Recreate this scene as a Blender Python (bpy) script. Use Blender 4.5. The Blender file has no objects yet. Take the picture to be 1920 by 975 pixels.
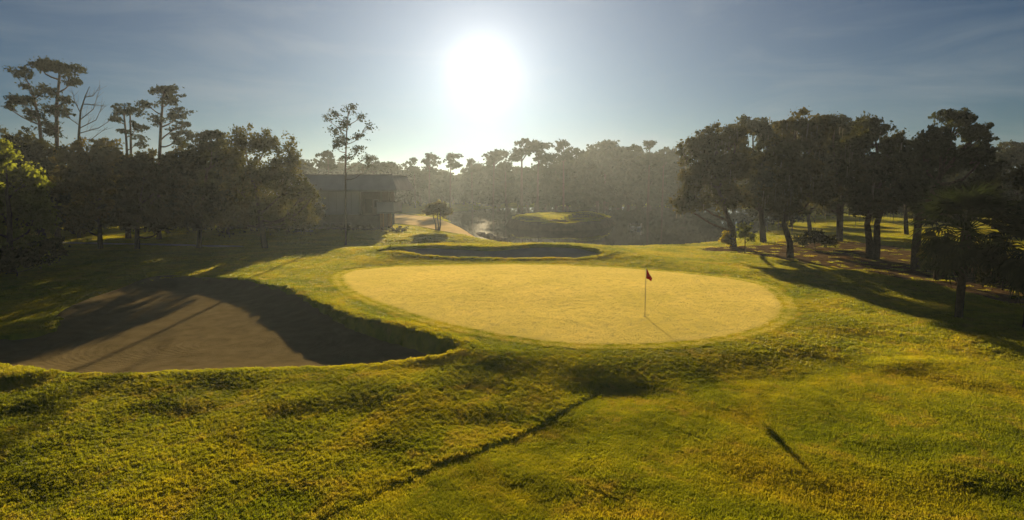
import bpy, math, random
import numpy as np
from mathutils import Vector

sc = bpy.context.scene
C = sc.collection
R = math.radians
PI = math.pi

# ------------------------------------------------------------------ camera
F = 1150.0; CX = 960.0; CY = 487.5; CAMZ = 5.67
PITCH = math.atan((CY - 350.0) / F)
cam_d = bpy.data.cameras.new('camera'); cam = bpy.data.objects.new('camera', cam_d); C.objects.link(cam)
cam_d.sensor_width = 36.0; cam_d.lens = 36.0 * F / 1920.0
cam_d.clip_start = 0.1; cam_d.clip_end = 5000.0
cam.location = (0, 0, CAMZ); cam.rotation_euler = (PI / 2 - PITCH, 0, 0)
sc.camera = cam

def ray(px, py):
    u = (px - CX) / F; v = -(py - CY) / F
    return u, math.cos(PITCH) + math.sin(PITCH) * v, -math.sin(PITCH) + math.cos(PITCH) * v
def gp(px, py, z=0.0):
    """ground point seen at a pixel of the photograph, on the level z"""
    x, y, w = ray(px, py); t = (z - CAMZ) / w
    return x * t, y * t
def at(px, py, Y):
    x, y, w = ray(px, py); t = Y / y
    return x * t, Y, CAMZ + w * t

# ------------------------------------------------------------------ sun, sky, exposure
_s = Vector(ray(905, 128)).normalized()
SUN_EL = math.asin(_s.z); SUN_AZ = math.atan2(_s.x, _s.y)
sl = bpy.data.lights.new('sun', 'SUN'); sun = bpy.data.objects.new('sun', sl); C.objects.link(sun)
sl.energy = 5.0; sl.angle = R(0.53); sl.color = (1.0, 0.78, 0.45)
sun.rotation_euler = (-_s).to_track_quat('-Z', 'Y').to_euler()
sun.location = (0, -20, 60)

world = bpy.data.worlds.new('World'); sc.world = world; world.use_nodes = True
wn = world.node_tree.nodes; wl = world.node_tree.links; wn.clear()
def N(t, nodes, **kw):
    n = nodes.new(t)
    for k, v in kw.items(): setattr(n, k, v)
    return n
wout = N('ShaderNodeOutputWorld', wn); bg = N('ShaderNodeBackground', wn)
sky = N('ShaderNodeTexSky', wn); sky.sky_type = 'NISHITA'; sky.sun_disc = False
sky.sun_elevation = SUN_EL; sky.sun_rotation = SUN_AZ
sky.altitude = 0; sky.air_density = 1.0; sky.dust_density = 0.25; sky.ozone_density = 2.5
tc = N('ShaderNodeTexCoord', wn)
# thin cirrus: noise stretched along the horizon, in directions of the sky
mp = N('ShaderNodeMapping', wn); mp.inputs['Rotation'].default_value = (R(6), R(-10), R(0)); mp.inputs['Scale'].default_value = (1.6, 1.6, 9.0)
wl.new(tc.outputs['Generated'], mp.inputs['Vector'])
cn = N('ShaderNodeTexNoise', wn); cn.inputs['Scale'].default_value = 2.0; cn.inputs['Detail'].default_value = 7; cn.inputs['Roughness'].default_value = 0.55; cn.inputs['Distortion'].default_value = 0.6
wl.new(mp.outputs[0], cn.inputs['Vector'])
cr = N('ShaderNodeMapRange', wn); cr.inputs[1].default_value = 0.46; cr.inputs[2].default_value = 0.72; cr.inputs[3].default_value = 0.0; cr.inputs[4].default_value = 0.42
wl.new(cn.outputs['Fac'], cr.inputs[0])
grade = N('ShaderNodeMixRGB', wn, blend_type='MULTIPLY'); grade.inputs[0].default_value = 1.0
grade.inputs[2].default_value = (0.033, 0.145, 0.25, 1)
wl.new(sky.outputs[0], grade.inputs[1])
sx = N('ShaderNodeSeparateXYZ', wn); wl.new(tc.outputs['Generated'], sx.inputs[0])
lowsky = N('ShaderNodeMapRange', wn, interpolation_type='SMOOTHSTEP'); lowsky.inputs[1].default_value = 0.0; lowsky.inputs[2].default_value = 0.34; wl.new(sx.outputs['Z'], lowsky.inputs[0])
gmix = N('ShaderNodeMixRGB', wn); gmix.inputs[1].default_value = (0.055, 0.155, 0.235, 1); gmix.inputs[2].default_value = (0.010, 0.120, 0.21, 1)
wl.new(lowsky.outputs[0], gmix.inputs[0]); wl.new(gmix.outputs[0], grade.inputs[2])
cm = N('ShaderNodeMixRGB', wn); cm.inputs[2].default_value = (1.5, 1.9, 2.2, 1)
wl.new(cr.outputs[0], cm.inputs[0]); wl.new(grade.outputs[0], cm.inputs[1])
# aureole of the sun in the moist morning air
dp = N('ShaderNodeVectorMath', wn, operation='DOT_PRODUCT'); nm = N('ShaderNodeVectorMath', wn, operation='NORMALIZE')
wl.new(tc.outputs['Generated'], nm.inputs[0]); wl.new(nm.outputs[0], dp.inputs[0]); dp.inputs[1].default_value = _s
ac = N('ShaderNodeMath', wn, operation='ARCCOSINE'); ac.use_clamp = False; wl.new(dp.outputs['Value'], ac.inputs[0])
def expo(scale, amp):
    m = N('ShaderNodeMath', wn, operation='MULTIPLY'); m.inputs[1].default_value = -1.0 / scale; wl.new(ac.outputs[0], m.inputs[0])
    e = N('ShaderNodeMath', wn, operation='EXPONENT'); wl.new(m.outputs[0], e.inputs[0])
    a = N('ShaderNodeMath', wn, operation='MULTIPLY'); a.inputs[1].default_value = amp; wl.new(e.outputs[0], a.inputs[0])
    return a.outputs[0]
sm = N('ShaderNodeMath', wn, operation='ADD'); wl.new(expo(R(1.6), 6.5), sm.inputs[0]); wl.new(expo(R(6.0), 3.3), sm.inputs[1])
au1 = N('ShaderNodeVectorMath', wn, operation='SCALE'); au1.inputs[0].default_value = (1.0, 0.89, 0.80); wl.new(sm.outputs[0], au1.inputs['Scale'])
au2 = N('ShaderNodeVectorMath', wn, operation='SCALE'); au2.inputs[0].default_value = (0.95, 0.95, 1.0); wl.new(expo(R(14.0), 5.0), au2.inputs['Scale'])
au = N('ShaderNodeVectorMath', wn, operation='ADD'); wl.new(au1.outputs[0], au.inputs[0]); wl.new(au2.outputs[0], au.inputs[1])
ad = N('ShaderNodeVectorMath', wn, operation='ADD'); wl.new(cm.outputs[0], ad.inputs[0]); wl.new(au.outputs[0], ad.inputs[1])
wl.new(ad.outputs[0], bg.inputs['Color']); bg.inputs['Strength'].default_value = 0.05
wl.new(bg.outputs[0], wout.inputs['Surface'])

sc.view_settings.view_transform = 'Standard'; sc.view_settings.look = 'None'
sc.view_settings.exposure = 1.25; sc.view_settings.gamma = 1.0
sc.render.engine = 'CYCLES'
cy = sc.cycles
cy.use_denoising = True
try: cy.denoiser = 'OPENIMAGEDENOISE'
except Exception: pass
cy.max_bounces = 6; cy.diffuse_bounces = 2; cy.glossy_bounces = 2; cy.transmission_bounces = 3; cy.volume_bounces = 0; cy.transparent_max_bounces = 4
cy.sample_clamp_indirect = 3.0; cy.caustics_reflective = False; cy.caustics_refractive = False

# ------------------------------------------------------------------ helpers: tags, materials, meshes
def tag(o, label=None, cat=None, group=None, kind=None):
    if label: o['label'] = label
    if cat: o['category'] = cat
    if group: o['group'] = group
    if kind: o['kind'] = kind
    return o
def empty(name, loc, label, cat, group=None, rz=0.0):
    o = bpy.data.objects.new(name, None); C.objects.link(o); o.location = loc; o.rotation_euler = (0, 0, rz)
    o.empty_display_size = 0.3
    return tag(o, label, cat, group)
def mesh_np(name, V, faces, mat, parent=None, smooth=True, link=True):
    """faces: (n,3) or (n,4) int array, or list of such arrays"""
    if isinstance(faces, np.ndarray): faces = [faces]
    faces = [f for f in faces if len(f)]
    me = bpy.data.meshes.new(name)
    V = np.asarray(V, dtype=np.float32)
    me.vertices.add(len(V)); me.vertices.foreach_set('co', V.ravel())
    loops = np.concatenate([f.ravel() for f in faces]).astype(np.int32)
    tot = np.concatenate([np.full(len(f), f.shape[1]) for f in faces]).astype(np.int32)
    start = np.concatenate([[0], np.cumsum(tot)[:-1]]).astype(np.int32)
    me.loops.add(len(loops)); me.loops.foreach_set('vertex_index', loops)
    me.polygons.add(len(tot)); me.polygons.foreach_set('loop_start', start); me.polygons.foreach_set('loop_total', tot)
    me.update(calc_edges=True)
    me.polygons.foreach_set('use_smooth', np.full(len(tot), smooth, dtype=bool))
    if mat: me.materials.append(mat)
    o = bpy.data.objects.new(name, me)
    if link: C.objects.link(o)
    if parent: o.parent = parent
    return o

class MB:
    """collects simple solids into one mesh"""
    def __init__(s): s.v = []; s.f = []
    def box(s, x0, x1, y0, y1, z0, z1):
        b = len(s.v)
        s.v += [(x0,y0,z0),(x1,y0,z0),(x1,y1,z0),(x0,y1,z0),(x0,y0,z1),(x1,y0,z1),(x1,y1,z1),(x0,y1,z1)]
        s.f += [tuple(b+i for i in q) for q in ((3,2,1,0),(4,5,6,7),(0,1,5,4),(1,2,6,5),(2,3,7,6),(3,0,4,7))]
        return s
    def hexa(s, pts):
        b = len(s.v); s.v += pts
        s.f += [tuple(b+i for i in q) for q in ((3,2,1,0),(4,5,6,7),(0,1,5,4),(1,2,6,5),(2,3,7,6),(3,0,4,7))]
        return s
    def tube(s, path, radii, n=7, cap=True):
        b = len(s.v); P = [Vector(p) for p in path]
        for i, p in enumerate(P):
            d = (P[min(i+1, len(P)-1)] - P[max(i-1, 0)]).normalized()
            a = d.cross(Vector((0.13, 0.97, 0.21))).normalized(); c = d.cross(a)
            for k in range(n):
                t = 2*PI*k/n; q = p + (a*math.cos(t) + c*math.sin(t)) * radii[i]; s.v.append(tuple(q))
        for i in range(len(P)-1):
            for k in range(n):
                s.f.append((b+i*n+k, b+i*n+(k+1) % n, b+(i+1)*n+(k+1) % n, b+(i+1)*n+k))
        if cap:
            s.f.append(tuple(b+k for k in reversed(range(n)))); s.f.append(tuple(b+(len(P)-1)*n+k for k in range(n)))
        return s
    def build(s, name, mat, parent=None, smooth=False, bevel=0.0):
        me = bpy.data.meshes.new(name); me.from_pydata(s.v, [], s.f); me.update()
        if smooth: me.polygons.foreach_set('use_smooth', [True]*len(me.polygons))
        if mat: me.materials.append(mat)
        o = bpy.data.objects.new(name, me); C.objects.link(o)
        if parent: o.parent = parent
        if bevel:
            m = o.modifiers.new('bevel', 'BEVEL'); m.width = bevel; m.segments = 2; m.limit_method = 'ANGLE'
        return o

def nmat(name):
    m = bpy.data.materials.new(name); m.use_nodes = True
    nt = m.node_tree; nt.nodes.clear(); out = nt.nodes.new('ShaderNodeOutputMaterial')
    return m, nt, out
def noise(nt, scale, detail=4, rough=0.55, vec=None, dist=0.0):
    n = nt.nodes.new('ShaderNodeTexNoise'); n.inputs['Scale'].default_value = scale; n.inputs['Detail'].default_value = detail
    n.inputs['Roughness'].default_value = rough; n.inputs['Distortion'].default_value = dist
    if vec is None:
        g = nt.nodes.new('ShaderNodeNewGeometry'); vec = g.outputs['Position']
    nt.links.new(vec, n.inputs['Vector']); return n.outputs['Fac']
def ramp(nt, fac, stops):
    r = nt.nodes.new('ShaderNodeValToRGB'); e = r.color_ramp.elements
    e[0].position, e[0].color = stops[0][0], (*stops[0][1], 1); e[1].position, e[1].color = stops[-1][0], (*stops[-1][1], 1)
    for p, c in stops[1:-1]:
        k = e.new(p); k.color = (*c, 1)
    nt.links.new(fac, r.inputs[0]); return r.outputs[0]
def mixc(nt, fac, a, b, mode='MIX'):
    m = nt.nodes.new('ShaderNodeMixRGB'); m.blend_type = mode
    for i, v in ((0, fac), (1, a), (2, b)):
        if isinstance(v, (int, float)): m.inputs[i].default_value = v
        elif isinstance(v, tuple): m.inputs[i].default_value = (*v, 1)
        else: nt.links.new(v, m.inputs[i])
    return m.outputs[0]
def bump(nt, h, strength=0.4, dist=0.05):
    b = nt.nodes.new('ShaderNodeBump'); b.inputs['Strength'].default_value = strength; b.inputs['Distance'].default_value = dist
    nt.links.new(h, b.inputs['Height']); return b.outputs[0]
def principled(nt, out, col, rough=0.8, spec=0.3, normal=None, **kw):
    p = nt.nodes.new('ShaderNodeBsdfPrincipled')
    if isinstance(col, tuple): p.inputs['Base Color'].default_value = (*col, 1)
    else: nt.links.new(col, p.inputs['Base Color'])
    p.inputs['Roughness'].default_value = rough; p.inputs['Specular IOR Level'].default_value = spec
    if normal is not None: nt.links.new(normal, p.inputs['Normal'])
    for k, v in kw.items(): p.inputs[k].default_value = v
    nt.links.new(p.outputs[0], out.inputs['Surface']); return p

def mat_leaf(name, cols, trans=(0.10, 0.12, 0.02), tfac=0.35, scale=0.8, rough=0.9):
    m, nt, out = nmat(name)
    c = ramp(nt, noise(nt, scale, 3, 0.7), [(0.3, cols[0]), (0.5, cols[1]), (0.7, cols[2])])
    d = nt.nodes.new('ShaderNodeBsdfPrincipled'); nt.links.new(c, d.inputs['Base Color'])
    d.inputs['Roughness'].default_value = rough; d.inputs['Specular IOR Level'].default_value = 0.0
    t = nt.nodes.new('ShaderNodeBsdfTranslucent'); tcol = mixc(nt, 1.0, c, trans, 'ADD'); nt.links.new(tcol, t.inputs['Color'])
    mx = nt.nodes.new('ShaderNodeMixShader'); mx.inputs[0].default_value = tfac
    nt.links.new(d.outputs[0], mx.inputs[1]); nt.links.new(t.outputs[0], mx.inputs[2]); nt.links.new(mx.outputs[0], out.inputs['Surface'])
    return m
def mat_plain(name, col, rough=0.8, spec=0.3, var=0.25, scale=3.0, bmp=0.2, bscale=20.0, bdist=0.02):
    m, nt, out = nmat(name)
    dk = tuple(c*(1-var) for c in col); lt = tuple(min(1, c*(1+var)) for c in col)
    c = ramp(nt, noise(nt, scale, 5), [(0.3, dk), (0.7, lt)])
    principled(nt, out, c, rough, spec, bump(nt, noise(nt, bscale, 5), bmp, bdist) if bmp else None)
    return m

M = {}
# turf: one colour field for the soil sheet and for the blades growing on it
def turf_colour(nt, dark, mid, light, straw, big=0.25, small=2.2, lo=(0.62, 0.66, 0.58), hi=(1.4, 1.3, 1.1)):
    g = nt.nodes.new('ShaderNodeNewGeometry'); pos = g.outputs['Position']
    a = ramp(nt, noise(nt, big, 4, 0.6, pos, 0.8), [(0.35, dark), (0.5, mid), (0.66, light)])
    b = ramp(nt, noise(nt, small, 5, 0.65, pos), [(0.30, lo), (0.5, (1, 1, 1)), (0.72, hi)])
    c = mixc(nt, 1.0, a, b, 'MULTIPLY')
    sfac = ramp(nt, noise(nt, 0.9, 6, 0.7, pos, 0.5), [(0.52, (0, 0, 0)), (0.70, (0.75, 0.75, 0.75))])
    return mixc(nt, sfac, c, straw)
def mat_turf(name, *cols, **kw):
    m, nt, out = nmat(name); c = turf_colour(nt, *cols)
    h = noise(nt, 30, 5, 0.7)
    principled(nt, out, c, 1.0, 0.0, bump(nt, h, 0.9, 0.04))
    return m
def mat_blade(name, *cols, tfac=0.5, gain=1.0, **kw):
    m, nt, out = nmat(name); c = turf_colour(nt, *cols, **kw)
    oi = nt.nodes.new('ShaderNodeObjectInfo')
    d = nt.nodes.new('ShaderNodeBsdfPrincipled'); nt.links.new(c, d.inputs['Base Color']); d.inputs['Roughness'].default_value = 0.5; d.inputs['Specular IOR Level'].default_value = 0.12
    t = nt.nodes.new('ShaderNodeBsdfTranslucent'); nt.links.new(mixc(nt, 1.0, c, (1.7*gain, 1.5*gain, 0.8*gain), 'MULTIPLY'), t.inputs['Color'])
    mx = nt.nodes.new('ShaderNodeMixShader'); mx.inputs[0].default_value = tfac
    nt.links.new(d.outputs[0], mx.inputs[1]); nt.links.new(t.outputs[0], mx.inputs[2]); nt.links.new(mx.outputs[0], out.inputs['Surface'])
    return m
RC = ((0.135, 0.175, 0.010), (0.20, 0.225, 0.012), (0.27, 0.25, 0.015), (0.35, 0.27, 0.045))
M['ground'] = mat_turf('turf_soil', *RC)
M['blade'] = mat_blade('grass_blade', *RC, gain=1.15)
M['blade_green'] = mat_blade('green_blade', (0.42, 0.395, 0.17), (0.47, 0.435, 0.20), (0.51, 0.46, 0.225), (0.53, 0.47, 0.25), small=5.0, lo=(0.84, 0.86, 0.8), hi=(1.12, 1.1, 1.08))

def mat_green():
    m, nt, out = nmat('putting_green')
    g = nt.nodes.new('ShaderNodeNewGeometry'); pos = g.outputs['Position']
    a = ramp(nt, noise(nt, 0.35, 4, 0.6, pos, 0.7), [(0.35, (0.42, 0.38, 0.15)), (0.65, (0.52, 0.46, 0.19))])
    b = ramp(nt, noise(nt, 14, 6, 0.75, pos), [(0.3, (0.72, 0.76, 0.66)), (0.7, (1.25, 1.2, 1.2))])
    c = mixc(nt, 1.0, a, b, 'MULTIPLY')
    principled(nt, out, c, 1.0, 0.0, bump(nt, noise(nt, 45, 5, 0.75, pos), 0.7, 0.02))
    return m
M['green'] = mat_green()
def mat_sand(name, c0, c1, rings=None, rough=0.95):
    m, nt, out = nmat(name)
    g = nt.nodes.new('ShaderNodeNewGeometry'); pos = g.outputs['Position']
    c = ramp(nt, noise(nt, 1.3, 6, 0.65, pos, 0.3), [(0.3, c0), (0.7, c1)])
    h = noise(nt, 25, 5, 0.7, pos)
    if rings:
        s = nt.nodes.new('ShaderNodeVectorMath'); s.operation = 'SUBTRACT'; s.inputs[1].default_value = rings; nt.links.new(pos, s.inputs[0])
        mpn = nt.nodes.new('ShaderNodeMapping'); mpn.inputs['Scale'].default_value = (0.62, 1.0, 0.0); nt.links.new(s.outputs[0], mpn.inputs[0])
        w = nt.nodes.new('ShaderNodeTexWave'); w.wave_type = 'RINGS'; w.rings_direction = 'Z'; w.inputs['Scale'].default_value = 1.5
        w.inputs['Distortion'].default_value = 2.2; w.inputs['Detail'].default_value = 3; w.inputs['Detail Scale'].default_value = 1.3
        nt.links.new(mpn.outputs[0], w.inputs[0]); w.inputs['Distortion'].default_value = 5.0
        a = nt.nodes.new('ShaderNodeMath'); a.operation = 'MULTIPLY_ADD'; a.inputs[1].default_value = 0.22; nt.links.new(w.outputs['Fac'], a.inputs[0]); nt.links.new(h, a.inputs[2]); h = a.outputs[0]
    principled(nt, out, c, 1.0, 0.0, bump(nt, h, 0.8, 0.04))
    return m
M['mulch'] = mat_plain('mulch', (0.095, 0.062, 0.032), 1.0, 0.0, 0.6, 2.2, 1.0, 9.0, 0.12)
M['path'] = mat_plain('path_concrete', (0.34, 0.30, 0.24), 0.9, 0.2, 0.12, 2.0, 0.2, 30)
M['bark'] = mat_plain('bark', (0.060, 0.045, 0.032), 1.0, 0.0, 0.4, 6.0, 0.9, 9.0, 0.06)
M['barkp'] = mat_plain('pine_bark', (0.075, 0.048, 0.035), 0.95, 0.1, 0.4, 6.0, 0.9, 9.0, 0.06)
M['oakleaf'] = mat_leaf('oak_leaf', [(0.022, 0.028, 0.010), (0.035, 0.040, 0.014), (0.060, 0.055, 0.018)], (0.03, 0.028, 0.004), 0.3)
M['oakleaf_w'] = mat_leaf('oak_leaf_warm', [(0.030, 0.034, 0.012), (0.050, 0.050, 0.015), (0.075, 0.065, 0.020)], (0.04, 0.03, 0.005), 0.35)
M['pineleaf'] = mat_leaf('pine_needle', [(0.022, 0.030, 0.014), (0.032, 0.040, 0.018), (0.05, 0.052, 0.022)], (0.02, 0.02, 0.004), 0.25)
M['olive'] = mat_leaf('olive_leaf', [(0.040, 0.045, 0.010), (0.075, 0.070, 0.014), (0.13, 0.095, 0.018)], (0.07, 0.05, 0.004), 0.4, 0.5)
M['willow'] = mat_leaf('willow_leaf', [(0.028, 0.034, 0.010), (0.050, 0.053, 0.013), (0.090, 0.078, 0.018)], (0.045, 0.038, 0.004), 0.38, 0.6)
M['bright'] = mat_leaf('bright_leaf', [(0.05, 0.07, 0.01), (0.09, 0.11, 0.012), (0.15, 0.15, 0.02)], (0.11, 0.12, 0.005), 0.58, 0.5)
M['yellow'] = mat_leaf('yellow_leaf', [(0.12, 0.11, 0.01), (0.22, 0.18, 0.015), (0.3, 0.24, 0.03)], (0.2, 0.16, 0.0), 0.5, 1.5)
M['palmleaf'] = mat_leaf('palm_leaf', [(0.020, 0.030, 0.012), (0.030, 0.042, 0.016), (0.05, 0.06, 0.02)], (0.015, 0.02, 0.003), 0.2)
M['moss'] = mat_leaf('hanging_moss', [(0.08, 0.08, 0.055), (0.11, 0.105, 0.07), (0.14, 0.13, 0.09)], (0.03, 0.03, 0.015), 0.4)
M['farleaf'] = mat_leaf('far_leaf', [(0.020, 0.028, 0.014), (0.032, 0.040, 0.018), (0.045, 0.050, 0.022)], (0.02, 0.018, 0.004), 0.25, 0.25)

# ------------------------------------------------------------------ terrain
def vnoise(x, y, s, seed=0):
    x = np.asarray(x) / s; y = np.asarray(y) / s
    xi = np.floor(x).astype(np.int64); yi = np.floor(y).astype(np.int64); fx = x - xi; fy = y - yi
    fx = fx*fx*(3-2*fx); fy = fy*fy*(3-2*fy)
    def h(a, b):
        n = (a*374761393 + b*668265263 + seed*2147483647) & 0xffffffff
        n = ((n ^ (n >> 13)) * 1274126177) & 0xffffffff
        return ((n ^ (n >> 16)) & 0xffff) / 32767.5 - 1.0
    return (h(xi, yi)*(1-fx) + h(xi+1, yi)*fx)*(1-fy) + (h(xi, yi+1)*(1-fx) + h(xi+1, yi+1)*fx)*fy
def sstep(a, b, x):
    t = np.clip((x-a)/(b-a), 0, 1); return t*t*(3-2*t)
def smooth_poly(P, n=3):
    P = np.array(P, float)
    for _ in range(n):
        Q = np.roll(P, -1, 0); P = np.stack([0.75*P+0.25*Q, 0.25*P+0.75*Q], 1).reshape(-1, 2)
    return P
def sdist(P, x, y):
    """signed distance, positive inside the closed polygon P"""
    sh = np.shape(x); x = np.ravel(x); y = np.ravel(y)
    out = np.full(x.shape, -999.0); bb = (P[:, 0].min()-8, P[:, 0].max()+8, P[:, 1].min()-8, P[:, 1].max()+8)
    k = (x > bb[0]) & (x < bb[1]) & (y > bb[2]) & (y < bb[3]); xs = x[k]; ys = y[k]
    d = np.full(xs.shape, 1e9); ins = np.zeros(xs.shape, bool)
    for i in range(len(P)):
        ax, ay = P[i]; bx, by = P[(i+1) % len(P)]
        ex, ey = bx-ax, by-ay; L = ex*ex+ey*ey+1e-12
        t = np.clip(((xs-ax)*ex+(ys-ay)*ey)/L, 0, 1)
        d = np.minimum(d, (xs-ax-t*ex)**2+(ys-ay-t*ey)**2)
        c = ((ay > ys) != (by > ys)) & (xs < (bx-ax)*(ys-ay)/((by-ay) if by != ay else 1e-12)+ax)
        ins ^= c
    out[k] = np.where(ins, 1, -1)*np.sqrt(d)
    return out.reshape(sh)
def pixpoly(L, n=2): return smooth_poly([gp(a, b, z) for a, b, z in L], n)

P_GREEN = pixpoly([(640,517,0),(665,506,0),(740,500,0),(850,498,0),(1000,497,0),(1150,501,0),(1250,509,0),(1340,519,0),(1415,531,0),(1450,550,0),(1466,575,0),(1452,600,0),(1400,622,0),(1320,638,0),(1220,646,0),(1100,645,0),(980,633,0),(880,615,0),(780,590,0),(700,563,0),(655,540,0)])
P_BUNK = pixpoly([(-260,668,-.8),(-150,640,-.8),(0,640,-.78),(60,634,-.75),(98,624,-.72),(106,606,-.6),(116,590,-.55),(180,566,-.5),(235,545,-.42),(275,526,-.38),(330,518,-.3),(400,519,-.2),(450,521,-.15),(520,534,-.1),(580,556,-.05),(640,585,0),(700,600,0),(760,612,0),(830,633,-.05),(868,650,-.15),(872,664,-.3),(840,678,-.45),(780,684,-.55),(700,689,-.62),(580,692,-.65),(450,697,-.7),(300,702,-.72),(180,708,-.75),(90,703,-.78),(0,690,-.8),(-120,690,-.85),(-240,700,-.9)])
P_BACK = pixpoly([(722,470,.35),(735,463,.6),(780,459,.75),(850,461,.75),(930,464,.68),(1000,459,.75),(1065,458,.78),(1105,464,.6),(1138,475,.3),(1115,484,.12),(1050,486,.08),(930,486,.08),(800,484,.08),(745,478,.15)])
P_POND = pixpoly([(935,451,-1.6),(900,432,-1.6),(856,414,-1.6),(838,402,-1.6),(895,391,-1.6),(1000,386,-1.6),(1100,385,-1.6),(1250,386,-1.6),(1400,390,-1.6),(1440,410,-1.6),(1390,440,-1.6),(1330,455,-1.6),(1100,463,-1.6),(960,455,-1.6)], 2)
P_MULCH = pixpoly([(1300,466,0),(1360,470,0),(1440,482,0),(1500,492,0),(1600,506,0),(1700,527,0),(1800,548,0),(1920,580,0),(2150,630,0),(2300,600,0),(2100,530,0),(1900,485,0),(1700,458,0),(1550,444,0),(1420,448,0),(1350,458,0)])
LINE = [gp(a, b, z) for a, b, z in [(560,1000,-.95),(610,975,-.9),(640,960,-.9),(720,925,-.85),(840,875,-.8),(900,850,-.75),(1000,810,-.7),(1080,770,-.65),(1135,738,-.6)]]
P_FAIR = np.array([(LINE[0][0]-1.5, LINE[0][1]-2.0)] + LINE + [gp(a, b, z) for a, b, z in [(1180,722,-.55),(1300,716,-.5),(1420,706,-.5),(1540,690,-.45),(1640,650,-.35),(1760,640,-.25),(1920,690,-.2),(2300,760,-.2)]] + [(40, 2), (LINE[0][0]-1.0, 2)])
for _ in range(1):
    pass

XE = LINE[-1][0]
CP = [(-200,950,-1.2),(0,950,-1.12),(480,950,-.98),(480,870,-.92),(640,880,-.88),(1800,870,-.38),(960,950,-.75),(1440,950,-.55),(1900,950,-.5),(2300,900,-.4),
 (-200,790,-1.05),(0,800,-1.0),(300,790,-.97),(600,790,-.86),(900,800,-.68),(900,750,-.52),(1000,850,-.68),(150,870,-.98),(1140,745,-.5),(1200,850,-.56),(1460,830,-.42),(1700,800,-.35),(1920,760,-.25),
 (0,745,-.86),(200,748,-.86),(400,740,-.78),(600,735,-.70),
 (-200,720,-.8),(0,698,-.7),(150,712,-.68),(300,706,-.65),(450,700,-.62),(600,696,-.58),(700,692,-.55),(800,688,-.48),(870,672,-.25),
 (1000,705,-.36),(1100,700,-.34),(1250,700,-.33),(1350,695,-.33),(1480,680,-.28),(1570,650,-.2),(1620,600,-.06),(950,690,-.33),(920,640,-.05),(1600,545,0),(1700,720,-.28),(1800,690,-.12),
 (1500,520,0),(1700,540,.1),(1900,620,.1),(1400,480,0),(1900,520,0),(1700,480,-.1),(1550,455,-.3),(2200,560,0),
 (640,582,.05),(760,608,.08),(850,640,.0),(560,540,-.02),(480,520,-.08),(400,512,-.18),(320,511,-.28),(250,520,-.38),(170,545,-.5),(60,575,-.6),(0,600,-.68),(-200,600,-.7),
 (60,612,-.42),(-40,625,-.55),
 (560,490,-.15),(700,475,0),(640,480,-.05),(820,490,.05),(950,490,.06),(1100,490,.06),
 (740,462,.5),(790,456,.78),(850,458,.78),(930,461,.72),(1000,456,.78),(1065,455,.82),(1110,461,.6),(1150,474,.25),(1250,466,0),(1330,466,-.1),(1400,462,-.2),
 (740,420,-.7),(800,428,-.75),(860,432,-.9),(700,440,-.6),(760,445,-.5),(450,440,-.6),(200,450,-.6),(0,460,-.6),(-200,470,-.6),
 (740,400,-.9),(500,400,-.7),(100,410,-.7),(1700,420,-.7),(1900,440,-.5),(1500,420,-.9),(2200,450,-.4),(750,372,-1.0),(1000,374,-1.0),(1300,374,-1.0),(400,372,-.8),(1700,374,-1.0)]
CPW = [(x, y_, z) for y_, z in ((59, -.15), (64, -.75), (69, -1.2)) for x in (-9, -3, 3, 9, 15, 21)]
_cp = np.array([(*gp(a, b, z), z) for a, b, z in CP]+CPW); _cs = 0.085*_cp[:, 1]+0.2
def base_h(x, y):
    num = np.zeros(np.shape(x)); den = np.full(np.shape(x), 1e-9)
    for (cx, cy_, cz), s in zip(_cp, _cs):
        w = (s*s/((x-cx)**2+(y-cy_)**2+s*s*0.45))**2.4
        num = num + w*cz; den = den + w
    return num/den
# (px, py, z, amplitude, radius across, radius along)
BUMPS = [(60,612,-.5,.16,1.6,.7),(960,672,-.3,.16,1.3,.9),(1560,600,-.1,.10,1.4,1.2),(1340,668,-.3,.03,2.0,.6),(1490,655,-.25,.08,1.2,.8),
         (40,704,-.7,.10,1.6,.7),(360,704,-.7,.03,1.2,.7),(480,704,-.7,.05,1.0,.6),(1720,690,-.3,.07,1.6,.5),(1100,655,-.1,.05,1.6,.5),
         (735,470,.2,.25,1.2,.8),(1150,478,.1,.15,1.2,1.0),(1560,512,0,.12,6.0,1.2),(1640,535,0,.15,6.0,1.0)]
_bw = [(*gp(a, b, z), amp, rx, ry) for a, b, z, amp, rx, ry in BUMPS]
def sandz(x, y):
    d = sdist(P_BUNK, x, y)
    up = sstep(21.0, 33.0, y)
    z = -0.92 + 0.06*vnoise(x, y, 4.0, 5) + up*0.12
    z = z + np.exp(-np.clip(d, 0, 9)/0.9)*(0.08+0.40*sstep(24, 33, y)*(x < -6.0) + 0.10)
    return z
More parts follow.
